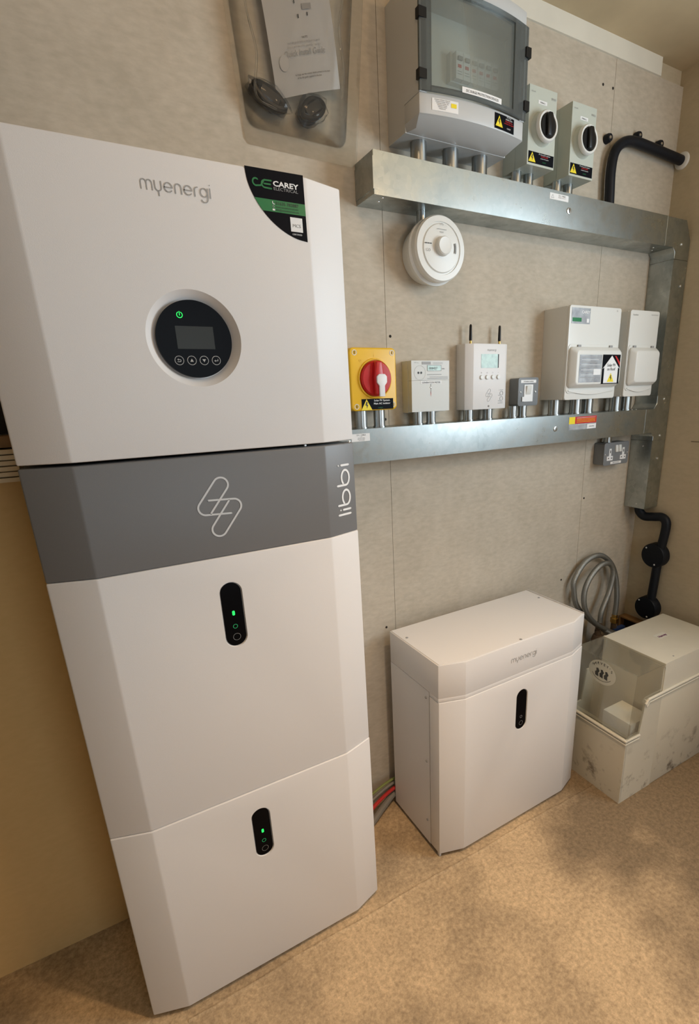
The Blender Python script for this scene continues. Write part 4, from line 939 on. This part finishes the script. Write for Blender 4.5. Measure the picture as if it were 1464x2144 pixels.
for k_, (a, b, c_, d_, e) in enumerate(((1.512, 1.612, -.424, -.318, .100), )):
    s = link('salt_block', bev(bx(nb(), a, b, c_, d_, e, .282), .010, 3), M['salt'], T, label='white block of salt inside the bin')
screw(1.700, -.425, .4811, .003, T, (0,0,1), M['gprint'])

# ------------------------------------------------------------------ cables low behind the tower
for nm, pts_, r_, m_, l_ in (
    ('red', [(.63, -.090, .030), (.70, -.072, .045), (.77, -.048, .056), (.83, -.033, .061), (.88, -.030, .061)], .0060, 'wirered', 'red cable between the tower and the low battery box'),
    ('gy', [(.63, -.065, .035), (.70, -.045, .068), (.77, -.030, .083), (.83, -.022, .089), (.88, -.022, .089)], .0045, 'wiregreen', 'green and yellow cable above the red one'),
    ('grey', [(.63, -.075, .031), (.70, -.055, .055), (.77, -.036, .070), (.83, -.026, .077), (.88, -.026, .077)], .0050, 'wiregrey', 'grey cable between the red and green-yellow cables'),
    ('dark', [(.63, -.100, .012), (.70, -.088, .014), (.77, -.055, .026), (.83, -.028, .034), (.88, -.026, .034)], .0110, 'wiregrey', 'thick dark grey cable lowest behind the tower')):
    o = link('battery_cable', tube(nb(), spline(pts_, 6), r_, 10), M[m_], origin=pts_[0]); tag(o, l_, 'cable', 'cables between the batteries')

# ------------------------------------------------------------------ blister pack with leaflet on the wall
T = Thing('blister_pack', 'clear plastic blister pack hung on the wall above the tower', 'packaging', (.67, -.01, 2.24))
BP = [(.5480, 1.8760), (.7960, 1.8700), (.8060, 1.8800), (.8460, 2.2600), (.8400, 2.2700), (.5180, 2.2700), (.5100, 2.2600), (.5400, 1.8850)]
link('flange', prism(nb(), BP, -.0035, -.0020, 'y'), M['clearp'], T, label='flat clear backing sheet')
bm = nb()
A = [(.5480, 1.9080), (.7780, 1.9040), (.8180, 2.2400), (.5240, 2.2400)]; B = [(.5640, 1.9230), (.7600, 1.9200), (.7960, 2.2250), (.5440, 2.2250)]
def rquad(q, r, n=4):
    out = []
    for i in range(4):
        p0, p1, p2 = Vector(q[i-1]), Vector(q[i]), Vector(q[(i+1) % 4]); a = p1 + (p0-p1).normalized()*r; b = p1 + (p2-p1).normalized()*r
        for k in range(n+1):
            t = k/n; out.append(a*(1-t)**2 + p1*2*t*(1-t) + b*t*t)
    return out
r0 = [bm.verts.new((p_[0], -.0035, p_[1])) for p_ in rquad(A, .025)]; r1 = [bm.verts.new((p_[0], -.040, p_[1])) for p_ in rquad(B, .030)]; r2 = [bm.verts.new((p_[0]*.97+.665*.03, -.048, p_[1]*.97+2.07*.03)) for p_ in rquad(B, .030)]
for a, b in ((r0, r1), (r1, r2)):
    for i in range(len(a)): bm.faces.new((a[i], b[i], b[(i+1) % len(a)], a[(i+1) % len(a)]))
bm.faces.new(r2[::-1]); bmesh.ops.recalc_face_normals(bm, faces=bm.faces)
link('tray', bm, M['clearp'], T, label='raised clear tray')
link('moulded_rib', tube(nb(), spline([(.758, -.045, 2.22), (.765, -.050, 2.16), (.752, -.052, 2.10), (.760, -.048, 2.04), (.755, -.044, 1.98)], 6), .0025, 8), M['clearp'], T)
link('moulded_rib', tube(nb(), spline([(.560, -.040, 2.22), (.552, -.046, 2.10), (.566, -.048, 2.02), (.560, -.040, 1.95), (.60, -.046, 1.93)], 6), .0022, 8), M['clearp'], T)
link('hanging_hook', cyl(nb(), (.67, -.010, 2.262), (.67, 0.0, 2.262), .004, 12), M['steel'], T)
T = Thing('leaflet', 'white folded installation leaflet inside the blister pack', 'leaflet', (.68, -.02, 2.0))
bm = nb(); nU, nV = 6, 8; grid = []
o_ = Vector((.611, 0, 1.958)); ru = Vector((.1500, 0, .050)); uu = Vector((-.030, 0, .270))
def leaf(u, v, k=0): p_ = o_ + ru*u + uu*v; p_.y = -.024 - .006*math.sin(u*3.0) - .004*math.sin(v*4) - k; return p_
for j in range(nV+1): grid.append([bm.verts.new(leaf(i/nU, j/nV)) for i in range(nU+1)])
for j in range(nV):
    for i in range(nU): bm.faces.new((grid[j][i], grid[j][i+1], grid[j+1][i+1], grid[j+1][i]))
bmesh.ops.solidify(bm, geom=bm.faces[:], thickness=.0012)
link('sheet', bm, M['paper'], T)
rn = ru.normalized(); un = uu.normalized()
def leaf_text(s, u, v, size, m, sx=1):
    o2 = text('lettering', s, Plane((0,0,0), off=0), 0, 0, size, M[m], T, sx, 'CENTER')
    base = leaf(u, v)
    for vv in o2.data.vertices:
        lx_, lz_ = vv.co.x + T.c.x, vv.co.z + T.c.z
        du, dv = u + lx_/ru.length, v + lz_/uu.length
        vv.co = leaf(du, dv-.12, .0018) - T.c
leaf_text('Quick Install Guide', .50, .355, .0150, 'paleink', .85)
leaf_text('NOTE', .52, .455, .005, 'ink')
leaf_text('read this guide before you begin to install', .50, .43, .0052, 'paleink', .9); leaf_text('keep it with the other papers for later use', .50, .405, .0052, 'paleink', .9)
leaf_text('for help see the contact details printed on the back', .58, .235, .0044, 'ink', .95); leaf_text('of the full guide supplied in the box', .52, .215, .0044, 'ink', .95)
def leaf_rect(u0, u1, v0, v1, m):
    bm = nb(); bm.faces.new([bm.verts.new(leaf(u, v-.12, .0020)) for u, v in ((u0,v0),(u1,v0),(u1,v1),(u0,v1))]); link('printed_mark', bm, M[m], T)
leaf_rect(.36, .50, .70, .735, 'gprint'); leaf_rect(.54, .68, .625, .66, 'gprint'); leaf_rect(.43, .445, .665, .685, 'ink'); leaf_rect(.60, .615, .585, .605, 'ink'); leaf_rect(.46, .475, .575, .60, 'ink'); leaf_rect(.60, .62, .68, .695, 'ink'); leaf_rect(.42, .44, .755, .77, 'ink')
bm = nb(); bm.faces.new([bm.verts.new(leaf(.17+.07*math.cos(t*math.pi/10), .205+.050*math.sin(t*math.pi/10), .0020)) for t in range(20)]); link('round_mark', bm, M['mark2'], T)
def coil(cx_, cz_, w_, h_, rot_, label):
    pts_ = []
    for k in range(90):
        t = k/90*2*math.pi*3.4; a = w_*(.5+.03*math.sin(t*2.3)); b = h_*(.5+.05*math.cos(t*1.7))
        x = a*math.cos(t); z = b*math.sin(t); pts_.append((cx_+x*math.cos(rot_)-z*math.sin(rot_), -.022+.008*math.sin(t*.37+k*.02), cz_+x*math.sin(rot_)+z*math.cos(rot_)))
    T = Thing('coiled_cable', label, 'cable', (cx_, -.02, cz_-.02), 0, 'cables inside the blister pack')
    link('lead', tube(nb(), pts_, .0062, 8), M['black'], T)
    ca, sa = math.cos(rot_), math.sin(rot_)
    bm = bx(nb(), -.020, .020, -.010, .010, -.009, .009); bev(bm, .003)
    for v in bm.verts: v.co = Vector((cx_ + v.co.x*ca - v.co.z*sa, -.024+v.co.y, cz_ + v.co.x*sa + v.co.z*ca))
    link('plug', bm, M['black'], T)
    bm = nb(); bmesh.ops.create_uvsphere(bm, u_segments=14, v_segments=8, radius=1)
    for v in bm.verts:
        q = v.co.copy(); j = 1+.12*math.sin(q.x*9+q.z*7); x = q.x*w_*.72*j; z = q.z*h_*.95*j
        v.co = Vector((cx_ + x*ca - z*sa, -.024 + q.y*.014, cz_ + x*sa + z*ca))
    link('plastic_bag', bm, M['bag'], T)
coil(.5940, 1.9600, .070, .026, -.38, 'coiled black cable in the left corner of the blister pack')
coil(.6900, 1.9560, .058, .030, .62, 'coiled black cable in the right half of the blister pack')

# ------------------------------------------------------------------ folded slats on the wall left of the tower
T = Thing('folded_blind', 'cream stack of folded blind slats on the wall left of the tower', 'blind', (-.35, -.03, 1.214))
z = 1.214
for i in range(6):
    h = .0105
    link('slat', bev(bx(nb(), -.90, .015-.001*i, -.072 + .002*(i % 2), -.002, z, z+h-.0025), .0015, 1), M['slat'], T); 
    link('slat_core', bx(nb(), -.90, .012, -.055, -.003, z+h-.0025, z+h), M['slat'], T) if i < 5 else None
    z += h
link('head_rail', bev(bx(nb(), -.90, .010, -.060, -.002, z+.001, z+.022), .002, 1), M['wood'], T)
o = struct('window_2', bx(nb(), -.90, .03, -.012, -.0008, z+.024, 1.70), M['dark'])

# tidy helper properties
for o in bpy.data.objects:
    if 'o_' in o: del o['o_']
